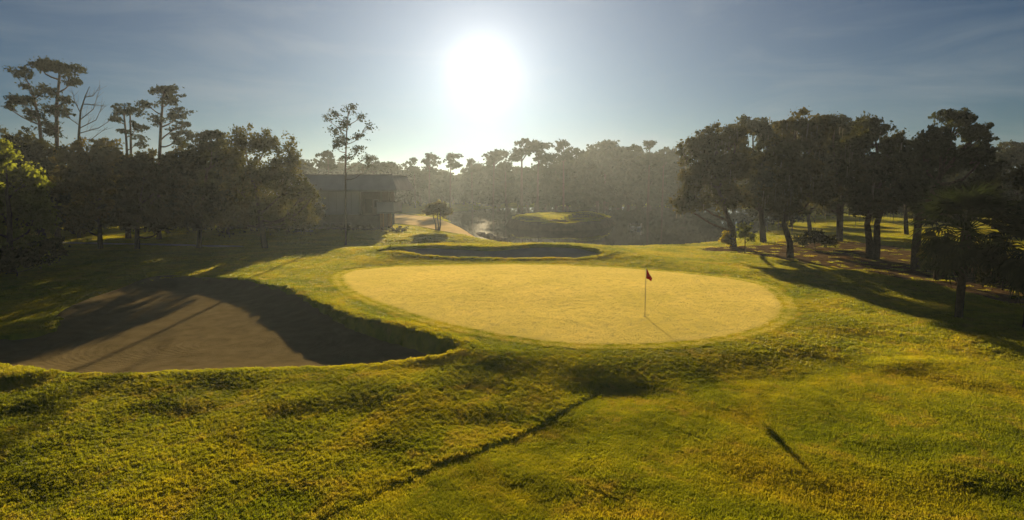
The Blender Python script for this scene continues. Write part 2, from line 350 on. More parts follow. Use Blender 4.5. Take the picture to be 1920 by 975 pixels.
def hgt(x, y, detail=True):
    x = np.asarray(x, float); y = np.asarray(y, float)
    h = base_h(x, y)
    n = 0.030*vnoise(x, y, 3.1, 1)+0.018*vnoise(x+7, y, 1.3, 2)+0.012*vnoise(x, y+3, 0.55, 3)+0.03*vnoise(x, y, 9.0, 8)
    dg = sdist(P_GREEN, x, y)
    far = sstep(60, 200, y)
    h = h + n*(1+2*far)*sstep(-0.4, -3.0, dg)
    for cx, cy_, amp, rx, ry in _bw: h = h + amp*np.exp(-((x-cx)/rx)**2-((y-cy_)/ry)**2)
    g = 0.035*vnoise(x, y, 7.0, 11)+0.012*vnoise(x, y, 2.6, 12)
    k = sstep(-4.4, -0.4, dg); h = h*(1-k)+g*k
    df = sdist(P_FAIR, x, y)
    h = h - 0.035*sstep(-0.05, 0.06, df)*sstep(XE, XE-1.2, x)
    db = sdist(P_BUNK, x, y)
    wob = 0.07*vnoise(x, y, 0.35, 21)+0.06*vnoise(x, y, 0.9, 22)
    h = h - 1.1*sstep(-0.02, 0.38, db+wob) + 0.025*np.exp(-((db+0.25)/0.3)**2)
    dk = sdist(P_BACK, x, y)
    k = sstep(0.0, 0.5, dk+0.6*wob); h = h*(1-k) + (np.minimum(h, 0.6)-0.9)*k
    h = h + 0.07*np.exp(-((dk+0.3)/0.35)**2)
    dp_ = sdist(P_POND, x, y)
    far_p = (dp_ > -8)
    h = np.where(far_p, h*(1-sstep(-6, 1.5, dp_)) + (-2.6)*sstep(-6, 1.5, dp_), h)
    return h
def h1(x, y): return float(hgt(np.array([x]), np.array([y]))[0])

def rows():
    r = list(np.arange(-60, 6, 3.0)) + list(np.arange(6, 10.5, 0.5)) + list(np.arange(10.5, 29, 0.07)) + list(np.arange(29, 46, 0.13)) + list(np.arange(46, 62, 0.16))
    y = 62.0
    while y < 900: r.append(y); y *= 1.012
    r.append(900.0); return np.array(r)
ys = rows()
us = np.concatenate([np.linspace(-6, -1.5, 16)[:-1], np.linspace(-1.5, -0.95, 40)[:-1], np.linspace(-0.95, 0.95, 620), np.linspace(0.95, 1.5, 40)[1:], np.linspace(1.5, 6, 16)[1:]])
Yg, Ug = np.meshgrid(ys, us, indexing='ij'); Xg = np.clip(Ug*(np.maximum(Yg, 9)+1.0), -900, 900)
Xg = Xg + Ug*1e-3
Zg = hgt(Xg, Yg)
nr, nc = Yg.shape; idx = np.arange(nr*nc).reshape(nr, nc)
quads = np.stack([idx[:-1, :-1], idx[:-1, 1:], idx[1:, 1:], idx[1:, :-1]], -1).reshape(-1, 4)
ground = mesh_np('ground', np.stack([Xg, Yg, Zg], -1).reshape(-1, 3), quads, M['ground']); tag(ground, kind='structure')

def sheet(name, P, res, mat, zf, margin=0.0, kind='structure'):
    """a sheet following zf inside polygon P, its border vertices snapped onto the outline"""
    x0, x1, y0, y1 = P[:, 0].min()-res, P[:, 0].max()+res, P[:, 1].min()-res, P[:, 1].max()+res
    gx, gy = np.meshgrid(np.arange(x0, x1+res, res), np.arange(y0, y1+res, res), indexing='ij')
    d = sdist(P, gx, gy)+margin
    e = 0.02*res+1e-3
    ddx = (sdist(P, gx+e, gy)-sdist(P, gx-e, gy))/(2*e); ddy = (sdist(P, gx, gy+e)-sdist(P, gx, gy-e))/(2*e)
    inside = d > 0
    keep = inside[:-1, :-1] | inside[1:, :-1] | inside[1:, 1:] | inside[:-1, 1:]
    snap = ~inside
    gx = np.where(snap, gx-ddx*d, gx); gy = np.where(snap, gy-ddy*d, gy)
    z = zf(gx, gy); i = np.arange(gx.size).reshape(gx.shape)
    q = np.stack([i[:-1, :-1], i[1:, :-1], i[1:, 1:], i[:-1, 1:]], -1)[keep]
    used = np.unique(q); rem = np.full(gx.size, -1); rem[used] = np.arange(len(used))
    V = np.stack([gx, gy, z], -1).reshape(-1, 3)[used]
    o = mesh_np(name, V, rem[q], mat); tag(o, kind=kind); return o
sheet('putting_green', P_GREEN, 0.12, M['green'], lambda x, y: hgt(x, y)+0.018)
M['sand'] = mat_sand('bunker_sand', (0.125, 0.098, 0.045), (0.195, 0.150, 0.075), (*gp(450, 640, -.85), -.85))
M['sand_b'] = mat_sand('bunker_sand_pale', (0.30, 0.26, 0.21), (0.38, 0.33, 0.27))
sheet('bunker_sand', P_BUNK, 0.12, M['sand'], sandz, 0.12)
def backz(x, y):
    d = sdist(P_BACK, x, y); f = sstep(46.5, 52.0, y)
    return -0.32+0.85*f+0.03*vnoise(x, y, 1.5, 31) - 0.25*np.exp(-np.clip(d, 0, 5)/0.6)*0
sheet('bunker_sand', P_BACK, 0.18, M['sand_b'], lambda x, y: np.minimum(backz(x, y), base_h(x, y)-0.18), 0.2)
sheet('mulch_bed', P_MULCH, 0.35, M['mulch'], lambda x, y: hgt(x, y)+0.03)
P_PATH = pixpoly([(60,456,-.6),(230,459,-.6),(330,462,-.6),(420,465,-.6),(470,462,-.6),(430,461,-.6),(340,458.5,-.6),(230,456,-.6),(60,453,-.6)])
sheet('path', P_PATH, 0.3, M['path'], lambda x, y: hgt(x, y)+0.035)
M['lawn_glare'] = mat_plain('pale_glare_lawn', (0.72, 0.55, 0.28), 1.0, 0.0, 0.12, 0.6, 0.5, 6)  # dormant lawn strip, its wet sunlit glare put into the pale colour
P_GLARE = pixpoly([(690,400,-.8),(745,401,-.8),(800,405,-.8),(845,413,-.85),(880,425,-.9),(905,437,-.95),(915,446,-1.0),(880,443,-.9),(850,437,-.85),(815,431,-.8),(770,422,-.8),(730,420,-.8),(690,421,-.8)])
sheet('glare_lawn_strip', P_GLARE, 0.6, M['lawn_glare'], lambda x, y: hgt(x, y)+0.05)

# water
m, nt, out = nmat('pond_water')
g = nt.nodes.new('ShaderNodeNewGeometry'); mpw = nt.nodes.new('ShaderNodeMapping'); mpw.inputs['Scale'].default_value = (0.35, 1.0, 1.0); nt.links.new(g.outputs['Position'], mpw.inputs[0])
principled(nt, out, (0.045, 0.045, 0.034), 0.03, 0.5, bump(nt, noise(nt, 1.6, 4, 0.6, mpw.outputs[0]), 0.05, 0.012))
M['water'] = m
wp = P_POND; x0, x1, y0, y1 = wp[:, 0].min()-8, wp[:, 0].max()+8, wp[:, 1].min()-3.0, wp[:, 1].max()+8
pw = sheet('pond_water', P_POND, 2.0, M['water'], lambda x, y: np.full(np.shape(x), -1.6), 3.5)

# island in the pond
P_ISL = pixpoly([(945,425,-1.6),(965,430,-1.6),(1010,433,-1.6),(1070,434,-1.6),(1130,430,-1.6),(1158,422,-1.6),(1150,414,-1.6),(1100,409,-1.6),(1040,408,-1.6),(985,411,-1.6),(952,417,-1.6)])
def islz(x, y):
    d = sdist(P_ISL, x, y)
    z = -2.0+1.75*sstep(-0.3, 1.5, d+0.3*vnoise(x, y, 1.1, 40))
    for cx, cy_, amp, rx, ry in [(2.6,111,.75,3.2,3.0),(14.0,114,1.35,4.0,3.2),(8.3,110,-.55,2.0,5.0),(11.5,108,.3,1.6,1.4),(18.5,112,-.3,1.8,3.0)]:
        z = z+amp*np.exp(-((x-cx)/rx)**2-((y-cy_)/ry)**2)*sstep(0, 2.5, d)
    return z+0.12*vnoise(x, y, 1.5, 41)
M['bank'] = mat_plain('dark_bank', (0.085, 0.07, 0.045), 1.0, 0.0, 0.4, 1.5, 0.8, 4.0, 0.15)  # dark earth colour also deepens the shade of the front face
isl = sheet('island', P_ISL, 0.3, M['bank'], islz, 0.5)

# ------------------------------------------------------------------ grass (blades as geometry, instanced tufts)
rng = np.random.default_rng(7)
def make_tuft(name, n, rad, hmin, hmax, wid, mat, seed):
    r = np.random.default_rng(seed)
    a = r.uniform(0, 2*PI, n); q = rad*np.sqrt(r.uniform(0, 1, n)); cx = q*np.cos(a); cy_ = q*np.sin(a)
    nc_ = 6; ca = r.uniform(0, 2*PI, nc_); cq = rad*.7*np.sqrt(r.uniform(0, 1, nc_)); hh = r.uniform(.6, 1.0, nc_)
    dd_ = np.hypot(cx[:, None]-(cq*np.cos(ca))[None], cy_[:, None]-(cq*np.sin(ca))[None]); hk = (hh[None]*np.exp(-(dd_/(rad*.33))**2)).max(1)
    th = r.uniform(0, PI, n); wx = np.cos(th)*wid*r.uniform(.6, 1.2, n)/2; wy = np.sin(th)*wid/2
    H = hmin+(hmax-hmin)*hk*r.uniform(.6, 1.1, n); ld = r.uniform(0, 2*PI, n); ln = H*r.uniform(.1, .8, n)
    lx = np.cos(ld)*ln; ly = np.sin(ld)*ln; z0 = np.full(n, -0.02)
    V = np.stack([np.stack([cx-wx, cy_-wy, z0], -1), np.stack([cx+wx, cy_+wy, z0], -1),
                  np.stack([cx+wx*.7+lx*.35, cy_+wy*.7+ly*.35, H*.6], -1), np.stack([cx-wx*.7+lx*.35, cy_-wy*.7+ly*.35, H*.6], -1),
                  np.stack([cx+lx, cy_+ly, H], -1)], 1).reshape(-1, 3)
    b = (np.arange(n)*5)[:, None]
    return mesh_np(name, V, [b+np.array([[0, 1, 2, 3]]), b+np.array([[3, 2, 4]])], mat, link=False)
def make_short(name, n, rad, hmin, hmax, wid, mat, seed):
    r = np.random.default_rng(seed)
    a = r.uniform(0, 2*PI, n); q = rad*np.sqrt(r.uniform(0, 1, n)); cx = q*np.cos(a); cy_ = q*np.sin(a)
    th = r.uniform(0, PI, n); wx = np.cos(th)*wid*r.uniform(.6, 1.2, n)/2; wy = np.sin(th)*wid/2
    H = hmin+(hmax-hmin)*r.uniform(0, 1, n)**1.5; lx = r.normal(size=n)*H*.35; ly = r.normal(size=n)*H*.35; z0 = np.full(n, -0.01)
    V = np.stack([np.stack([cx-wx, cy_-wy, z0], -1), np.stack([cx+wx, cy_+wy, z0], -1), np.stack([cx+wx*.5+lx, cy_+wy*.5+ly, H], -1), np.stack([cx-wx*.5+lx, cy_-wy*.5+ly, H], -1)], 1).reshape(-1, 3)
    return mesh_np(name, V, (np.arange(n)*4)[:, None]+np.array([[0, 1, 2, 3]]), mat, link=False)
tufts = bpy.data.collections.new('grass_tufts')
for i in range(5): tufts.objects.link(make_tuft('grass_tuft', 130, 0.17, 0.022, 0.105, 0.016, M['blade'], 50+i))
shorts = bpy.data.collections.new('mown_tufts'); greens = bpy.data.collections.new('green_tufts')
for i in range(4): shorts.objects.link(make_short('mown_tuft', 170, 0.19, 0.010, 0.045, 0.015, M['blade'], 80+i))
for i in range(3): greens.objects.link(make_short('green_tuft', 150, 0.22, 0.004, 0.014, 0.016, M['blade_green'], 90+i))
def scatter(name, P, scl, mat_coll, label):
    me = bpy.data.meshes.new(name); me.vertices.add(len(P)); me.vertices.foreach_set('co', P.astype(np.float32).ravel())
    a = me.attributes.new('tuft_scale', 'FLOAT_VECTOR', 'POINT'); a.data.foreach_set('vector', scl.astype(np.float32).ravel())
    a = me.attributes.new('tuft_turn', 'FLOAT', 'POINT'); a.data.foreach_set('value', rng.uniform(0, 6.28, len(P)).astype(np.float32))
    me.materials.append(M['blade'])
    o = bpy.data.objects.new(name, me); C.objects.link(o); tag(o, label, 'grass', kind='stuff')
    ng = bpy.data.node_groups.new(name, 'GeometryNodeTree')
    ng.interface.new_socket('Geometry', in_out='INPUT', socket_type='NodeSocketGeometry'); ng.interface.new_socket('Geometry', in_out='OUTPUT', socket_type='NodeSocketGeometry')
    n = ng.nodes; l = ng.links; gi = n.new('NodeGroupInput'); go = n.new('NodeGroupOutput')
    ip = n.new('GeometryNodeInstanceOnPoints'); ci = n.new('GeometryNodeCollectionInfo'); ci.inputs['Collection'].default_value = mat_coll
    ci.inputs['Separate Children'].default_value = True; ci.inputs['Reset Children'].default_value = True
    ip.inputs['Pick Instance'].default_value = True
    mv = n.new('GeometryNodeMeshToPoints')
    sa = n.new('GeometryNodeInputNamedAttribute'); sa.data_type = 'FLOAT_VECTOR'; sa.inputs['Name'].default_value = 'tuft_scale'
    ra = n.new('GeometryNodeInputNamedAttribute'); ra.data_type = 'FLOAT'; ra.inputs['Name'].default_value = 'tuft_turn'
    cx = n.new('ShaderNodeCombineXYZ'); l.new(ra.outputs['Attribute'], cx.inputs['Z'])
    l.new(gi.outputs[0], mv.inputs['Mesh']); l.new(mv.outputs[0], ip.inputs['Points']); l.new(ci.outputs[0], ip.inputs['Instance'])
    l.new(sa.outputs['Attribute'], ip.inputs['Scale']); l.new(cx.outputs[0], ip.inputs['Rotation']); l.new(ip.outputs[0], go.inputs[0])
    md = o.modifiers.new('scatter', 'NODES'); md.node_group = ng
    return o
def grass_points():
    Ps = []; S = []; FP = []; FS = []
    bands = [(9.0, 21, 0.155, 1.0), (21, 32, 0.24, 1.5), (32, 48, 0.36, 2.2), (48, 66, 0.55, 3.2), (66, 150, 1.0, 6.0)]
    for y0, y1, sp, s in bands:
        gy = np.arange(y0, y1, sp)
        xm = 1.2*y1+1
        gx = np.arange(-xm, xm, sp)
        X, Y = np.meshgrid(gx, gy); X = (X+rng.uniform(-.5, .5, X.shape)*sp).ravel(); Y = (Y+rng.uniform(-.5, .5, Y.shape)*sp).ravel()
        k = np.abs(X) < np.where(Y < 48, 1.15, .9)*Y+1.5; X = X[k]; Y = Y[k]
        rr = 0.17*s
        k = (sdist(P_GREEN, X, Y) < -rr*0.6-0.75) & (sdist(P_BUNK, X, Y) < 0.05-0.0*rr) & (sdist(P_BACK, X, Y) < -rr*0.3) & (sdist(P_POND, X, Y) < -1.0) & ((sdist(P_MULCH, X, Y) < -rr*.5) | (rng.uniform(size=X.shape) < 0.10)) & (sdist(P_GLARE, X, Y) < -rr) & (sdist(P_PATH, X, Y) < -rr*.3)
        X = X[k]; Y = Y[k]
        df = sdist(P_FAIR, X, Y); df = df + np.where(X > XE-.3, vnoise(X, Y, 1.2, 71)+rng.uniform(-.8, .8, X.shape), 0); edge = (df > -rr*0.6) & (df < rr*0.25) & (X < XE-.3) & (Y < 19.5)
        X = X[~edge]; Y = Y[~edge]; df = df[~edge]
        Z = hgt(X, Y)
        dg = sdist(P_GREEN, X, Y)
        fw = df > 0
        hz = np.where(fw, 1.0, 0.80+0.25*vnoise(X, Y, 1.1, 61)+0.15*vnoise(X, Y, 3.0, 62))
        hz = hz*(0.35+0.65*sstep(-0.3, -2.2, dg))
        db = sdist(P_BUNK, X, Y); hz = np.where((db > -0.5), np.maximum(hz, 0.85), hz)
        zs = hz*(s**0.35)
        P_ = np.stack([X, Y, Z], -1); S_ = np.stack([np.full(len(X), s), np.full(len(X), s), zs], -1)
        k = (Z > -1.62) & ~fw; Ps.append(P_[k]); S.append(S_[k]); FP.append(P_[fw]); FS.append(S_[fw])
    # the fringe hanging over the bunker lip and the walls of turf beneath it
    return np.concatenate(Ps), np.concatenate(S), np.concatenate(FP), np.concatenate(FS)
GP, GS, FP_, FS_ = grass_points()
scatter('fairway_grass', FP_, FS_, shorts, 'short mown grass of the brighter fairway in the right foreground')
scatter('rough_grass', GP, GS, tufts, 'olive green mown grass growing all over the course ground')
# fringe around the putting surface: short collar
xs_, ys_ = np.meshgrid(np.arange(-12, 16, .2), np.arange(15, 50, .2)); xs_ = xs_.ravel()+rng.uniform(-.1, .1, xs_.size); ys_ = ys_.ravel()+rng.uniform(-.1, .1, ys_.size)
dd = sdist(P_GREEN, xs_, ys_); k = (dd < -0.05) & (dd > -0.8); X = xs_[k]; Y = ys_[k]
scatter('collar_grass', np.stack([X, Y, hgt(X, Y)], -1), np.stack([np.full(len(X), 1.3), np.full(len(X), 1.3), np.full(len(X), 0.8)], -1), shorts, 'short collar grass ringing the putting green')
k = (dd < -0.35) & (dd > -0.6); X = xs_[k]; Y = ys_[k]
scatter('collar_edge_grass', np.stack([X, Y, hgt(X, Y)+.01], -1), np.stack([np.full(len(X), .9), np.full(len(X), .9), np.full(len(X), 1.6)], -1), greens, 'pale ring of short grass just outside the putting green')  # ring of paler blades just outside the green
gx_, gy_ = np.meshgrid(np.arange(-14, 18, .22), np.arange(15, 56, .22)); gx_ = gx_.ravel()+rng.uniform(-.13, .13, gx_.size); gy_ = gy_.ravel()+rng.uniform(-.13, .13, gy_.size)
k = sdist(P_GREEN, gx_, gy_) > -0.05; X = gx_[k]; Y = gy_[k]
scatter('green_turf', np.stack([X, Y, hgt(X, Y)+.018], -1), np.stack([np.full(len(X), 1.15), np.full(len(X), 1.15), 0.95+0.10*vnoise(X, Y, 2.0, 66)], -1), greens, 'very short golden turf blades covering the putting green')
ig, jg = np.meshgrid(np.arange(-10, 25, .7), np.arange(95, 150, .7)); X = ig.ravel(); Y = jg.ravel(); k = (sdist(P_ISL, X, Y) > 1.3) & (islz(X, Y) > -.38); X = X[k]; Y = Y[k]
scatter('island_grass', np.stack([X, Y, islz(X, Y)], -1), np.stack([np.full(len(X), 3.2), np.full(len(X), 3.2), np.full(len(X), 1.3)], -1), tufts, 'sunlit grass on top of the pond island')

# ------------------------------------------------------------------ trees
def leaf_cloud(cent, rad, n_per, size, r, droop=0.0, flat=0.75):
    """cent (k,3), rad (k,) -> quads scattered as clumps"""
    k = len(cent); n = k*n_per
    cidx = np.repeat(np.arange(k), n_per)
    d = r.normal(size=(n, 3)); d /= np.linalg.norm(d, axis=1)[:, None]
    q = r.uniform(0, 1, n)**0.5; q = np.where(r.uniform(size=n) < 0.16, q*1.65, q)
    p = cent[cidx]+d*(q*rad[cidx])[:, None]*np.array([1.0, 1.0, flat])
    if droop: p[:, 2] -= np.abs(r.normal(size=n))*droop
    a = r.normal(size=(n, 3)); a /= np.linalg.norm(a, axis=1)[:, None]
    b = np.cross(a, r.normal(size=(n, 3))); b /= np.linalg.norm(b, axis=1)[:, None]+1e-9
    s = size*(0.45+r.uniform(0, 1, n)**1.6)[:, None]
    u = a*s; v = b*s*0.42
    V = np.stack([p-u*.6, p+v-u*.05, p+u*.6, p-v+u*.05], 1).reshape(-1, 3)
    f = (np.arange(n)*4)[:, None]+np.array([[0, 1, 2, 3]])
    return V, f
def limb(mb, a, b, ra, rb, r, n=4, sag=0.12, sides=5):
    a = np.array(a, float); b = np.array(b, float); L = np.linalg.norm(b-a); pts = []; rad = []
    off = r.normal(size=3)*L*0.07
    for i in range(n+1):
        t = i/n; p = a*(1-t)+b*t + off*math.sin(PI*t) + np.array([0, 0, -sag*L*math.sin(PI*t)])
        pts.append(tuple(p)); rad.append(ra*(1-t)+rb*t)
    mb.tube(pts, rad, sides, cap=False); return pts
def tree(name, label, cat, base, lobes, trunk=None, D=None, r0=0.25, leaf=0.17, dens=1.0, npc=26, crad=0.5, mat='oakleaf', bark='bark', seed=1, group=None, droop=0.0, fill=0.25, moss=0, twigs=5, depth=1.0, bz=None, stems=1):
    """lobes are ellipses (px, py, rx, ry) of the photograph's crown, placed at the tree's own distance and given depth"""
    r = np.random.default_rng(seed)
    zb = -0.3
    for _ in range(3):
        x, y = gp(base[0], base[1], zb) if D is None else (at(base[0], base[1], D)[0], D)
        zb = h1(x, y)
    Y = y; o = empty(name, (x, y, zb), label, cat, group); k = Y/F
    org = np.array([x, y, zb])
    cents = []; rads = []; lc = []
    for L in lobes:
        px, py, rx, ry = L[:4]; dY = (L[4] if len(L) > 4 else r.uniform(-0.5, 0.5))*rx*k*depth
        c = np.array(at(px, py, Y+dY)); c_loc = c-org; ax = np.array([rx*k, rx*k*depth, ry*k]); lc.append((c_loc, ax))
        area = (ax[0]*ax[1]+ax[0]*ax[2]+ax[1]*ax[2])*4.2
        m_ = max(3, int(area*dens*2.7/(crad*crad*9)))
        ns = 6; so = r.normal(size=(ns, 3)); so /= np.linalg.norm(so, axis=1)[:, None]; so *= r.uniform(.25, .52, ns)[:, None]; ss = r.uniform(.42, .74, ns)
        si = r.integers(0, ns, m_)
        d = r.normal(size=(m_, 3)); d /= np.linalg.norm(d, axis=1)[:, None]
        q = np.where(r.uniform(size=m_) < fill, r.uniform(0.2, 0.8, m_), r.uniform(0.8, 1.05, m_))
        cents.append(c_loc+(so[si]+d*(ss[si]*q)[:, None])*ax); rads.append(crad*r.uniform(0.45, 1.3, m_))
    cents = np.concatenate(cents); rads = np.concatenate(rads)
    keep = cents[:, 2] > 0.3; cents = cents[keep]; rads = rads[keep]
    mb = MB()
    if trunk is None:
        top = lc[0][0]*0.75; trunk_pts = [np.zeros(3), top*0.35+r.normal(size=3)*0.1, top*0.7+r.normal(size=3)*0.2, top]
    else:
        trunk_pts = [np.zeros(3)]+[np.array(at(px, py, Y))-org for px, py in trunk]
    tp = trunk_pts; n = len(tp); H = max(tp[-1][2], 1.0)
    for s_ in range(stems):
        off = np.zeros(3) if s_ == 0 else np.array([r.uniform(-.35, .35), r.uniform(-.3, .3), 0])
        P = [p+off*(1+2.5*i/n) for i, p in enumerate(tp)]
        P[0] = P[0]+np.array([0, 0, -0.25])
        mb.tube([tuple(P[0]), tuple(P[0]*0.9+P[1]*0.1)] + [tuple(p) for p in P[1:]], [r0*1.5, r0*1.05] + [r0*(1-0.72*(i+1)/n) for i in range(n-1)], 8, cap=False)
    def near_trunk(z):
        best = tp[-1]
        for i in range(n-1):
            if tp[i][2] <= z <= tp[i+1][2]:
                t = (z-tp[i][2])/(tp[i+1][2]-tp[i][2]+1e-6); return tp[i]*(1-t)+tp[i+1]*t
        return tp[-1] if z > tp[-1][2] else tp[0]
    for c, ax in lc:
        hd = math.hypot(c[0]-near_trunk(c[2])[0], c[1]-near_trunk(c[2])[1])
        st = near_trunk(max(0.28*H, min(c[2]-0.55*hd-0.3*ax[2], 0.97*H)))
        limb(mb, st, c, r0*0.42, r0*0.16, r)
        dd_ = np.linalg.norm(cents-c, axis=1); near = np.argsort(dd_+r.uniform(0, 1, len(dd_))*ax[0])[:twigs]
        for i in near: limb(mb, c*0.7+st*0.3, cents[i], r0*0.16, r0*0.05, r, 3, 0.02, 4)
    mb.build('trunk', M[bark], o, smooth=True)
    V, f = leaf_cloud(cents, rads, int(npc*1.3), leaf*1.45, r, droop, 0.45 if mat == 'pineleaf' and crad == .55 else 0.75)
    V[:, 2] = np.maximum(V[:, 2], 0.12)
    cr_ = mesh_np('crown', V, f, M[mat], o, smooth=False)
    if moss:
        low = cents[r.choice(len(cents), min(moss, len(cents)), replace=False)]; Vm = []; fm = []
        for c in low:
            for _ in range(4):
                p = c+r.normal(size=3)*0.35; L = r.uniform(0.5, 1.5); w = r.uniform(.03, .08); a = r.uniform(0, PI); b = len(Vm)
                dx, dy = math.cos(a)*w, math.sin(a)*w
                Vm += [(p[0]-dx, p[1]-dy, p[2]), (p[0]+dx, p[1]+dy, p[2]), (p[0]+dx*.6, p[1]+dy*.6+.03, p[2]-L*.6), (p[0]-dx*.6, p[1]-dy*.6+.03, p[2]-L*.6), (p[0]+.02, p[1], p[2]-L)]
                fm += [(b, b+1, b+2, b+3), (b+3, b+2, b+4)]
        mo = MB(); mo.v = [(v[0], v[1], max(v[2], 0.4)) for v in Vm]; mo.f = fm; tag(mo.build('hanging_moss', M['moss'], cr_), kind='stuff')
    return o

G_L = 'trees of the shaded grove left of the building'
G_P = 'tall pines rising above the left grove'
G_R = 'oaks along the right side of the green'
# tall pines on the left
tree('pine_tree', 'tallest umbrella-crowned pine in the left grove, flat dark top beside the bare tree', 'pine tree', (108,448), [(108,128,45,15),(78,122,26,11),(138,150,20,13),(128,185,16,9),(112,208,26,16),(100,240,24,16)], [(107,300),(106,200),(112,140)], r0=0.28, mat='pineleaf', bark='barkp', seed=11, group=G_P, leaf=.16, crad=.55, dens=1.6, npc=20, fill=.1)
tree('pine_tree', 'leaning pine with a tiered wide crown, just left of the tallest pine', 'pine tree', (76,450), [(43,138,20,12),(38,190,32,14),(80,172,24,13),(14,200,12,8),(62,215,20,10),(50,160,12,9)], [(80,300),(74,230),(62,175)], r0=0.25, mat='pineleaf', bark='barkp', seed=12, group=G_P, leaf=.16, crad=.55, dens=1.6, npc=20, fill=.1)
tree('pine_tree', 'small twin-stemmed pine with loose crown, right of the bare tree', 'pine tree', (238,448), [(236,206,26,13),(220,222,14,12),(256,238,16,12),(262,265,14,12),(232,246,10,8)], [(239,300),(236,250),(232,210)], r0=0.18, mat='pineleaf', bark='barkp', seed=13, group=G_P, leaf=.16, crad=.55, dens=1.6, npc=20, fill=.1, stems=2)
tree('pine_tree', 'tall airy pine with round open top, between the small pine and the bushy trees', 'pine tree', (298,448), [(306,168,34,14),(276,196,16,10),(332,214,24,13),(292,226,16,10),(340,250,26,14),(318,190,20,10),(350,232,12,8),(345,272,20,12)], [(299,300),(302,230),(307,172)], r0=0.24, mat='pineleaf', bark='barkp', seed=14, group=G_P, leaf=.16, crad=.55, dens=1.6, npc=20, fill=.1)
tree('pine_tree', 'slender lone pine with sparse crown, standing in front of the grey building', 'pine tree', (648,460), [(656,204,16,7),(630,212,12,8),(612,222,10,6),(650,230,16,10),(676,219,11,6),(628,244,14,10),(692,238,10,7),(677,254,14,8),(642,266,20,11),(670,282,14,9),(626,270,12,8),(686,296,12,7),(655,292,12,7),(690,312,8,5)], [(648,380),(648,300),(650,250),(653,208)], r0=0.12, mat='pineleaf', bark='barkp', seed=15, group=G_P, leaf=.13, crad=.5, dens=1.5, fill=.2, npc=15)
# bare tree
def bare_tree():
    r = np.random.default_rng(5); x, y = gp(148, 448, -.6); zb = h1(x, y); o = empty('bare_tree', (x, y, zb), 'leafless grey tree with upward twigs, between the tallest pine and the small pine', 'tree')
    P = lambda a, b, dy=0: np.array(at(a, b, y+dy))-np.array([x, y, zb])
    mb = MB(); mb.tube([(0, 0, -.2), tuple(P(147,340)), tuple(P(148,252)), tuple(P(151,209)), tuple(P(160,180)), tuple(P(168,162))], [.22, .18, .14, .10, .06, .02], 7)
    for i, (s, pts) in enumerate([((150,225), [(175,205),(188,163)]), ((150,240), [(180,225),(196,190)]), ((149,250), [(185,240),(204,228)]), ((151,212), [(140,190),(136,172)]), ((160,182), [(174,180),(182,170)]), ((149,262), [(170,262),(202,238)]), ((149,235), [(130,222),(122,205)]), ((155,195), [(172,196),(200,200)])]):
        dy = r.uniform(-1.5, 1.5); a = P(*s); m1 = P(*pts[0], dy*.5); e = P(*pts[1], dy)
        mb.tube([tuple(a), tuple(m1), tuple(e)], [.06, .04, .012], 5, cap=False)
        for k in range(9):
            t = r.uniform(.2, 1); q = (m1*(1-t)+e*t) if k % 2 else (a*(1-t)+m1*t)
            d = (e-a); d = d/np.linalg.norm(d)*r.uniform(.4, 1.0)+r.normal(size=3)*.35+np.array([0, 0, .3]); mb.tube([tuple(q), tuple(q+d)], [.022, .008], 3, cap=False)
    mb.build('trunk', M['bark'], o, smooth=True)
bare_tree()
# left grove
tree('bushy_tree', 'bright yellow-green bushy tree at the left edge, nearest to the bunker', 'tree', (22,512), [(8,300,42,45),(45,345,45,45),(0,390,60,60),(62,410,38,50),(10,455,70,42),(-60,380,60,80)], r0=.22, mat='bright', seed=24, leaf=.15, crad=.42, npc=34)
tree('broadleaf_tree', 'dark crown behind the bright left-edge tree, under the leaning pine', 'tree', (85,462), [(60,280,55,38),(25,270,40,30),(95,320,55,50),(50,360,60,60),(110,390,45,40)], r0=.3, mat='oakleaf', seed=22, group=G_L, leaf=.22, crad=.6)
tree('broadleaf_tree', 'olive-brown tree with orange tinged leaves, below the bare tree', 'tree', (188,467), [(165,290,55,35),(200,330,60,50),(150,345,50,55),(190,385,45,35),(215,300,40,30),(170,400,45,28),(150,415,40,20)], [(187,430),(184,380)], r0=.25, mat='olive', seed=23, group=G_L, leaf=.2, crad=.5, npc=30)
tree('broadleaf_tree', 'broad dark tree below the airy pine, its trunk right behind the path line', 'tree', (257,468), [(275,320,60,45),(310,350,60,55),(250,370,55,50),(330,310,40,30),(290,400,60,30),(250,412,50,20),(320,412,40,18)], [(257,430),(262,380)], r0=.25, mat='oakleaf_w', seed=24, group=G_L, leaf=.2, crad=.5)
tree('broadleaf_tree', 'dark loose-topped tree left of the large willowy tree', 'tree', (372,466), [(395,262,30,26),(370,290,45,35),(415,300,45,45),(360,345,55,50),(400,370,55,50),(345,385,45,35),(370,410,50,20)], r0=.25, mat='oakleaf', seed=25, group=G_L, leaf=.2, crad=.5)
tree('broadleaf_tree', 'large willowy olive tree with feathery top, next to the building', 'tree', (497,447), [(455,262,38,32),(500,268,45,32),(540,295,35,38),(590,360,16,18),(480,320,60,50),(545,350,42,48),(560,392,34,26),(500,380,60,36),(440,350,45,60),(575,350,22,28),(432,300,30,40),(470,404,44,20),(520,410,40,18),(430,402,44,22),(575,408,26,16)], r0=.3, D=61, mat='willow', seed=26, group=G_L, leaf=.15, crad=.5, npc=30, droop=.4, dens=.85)
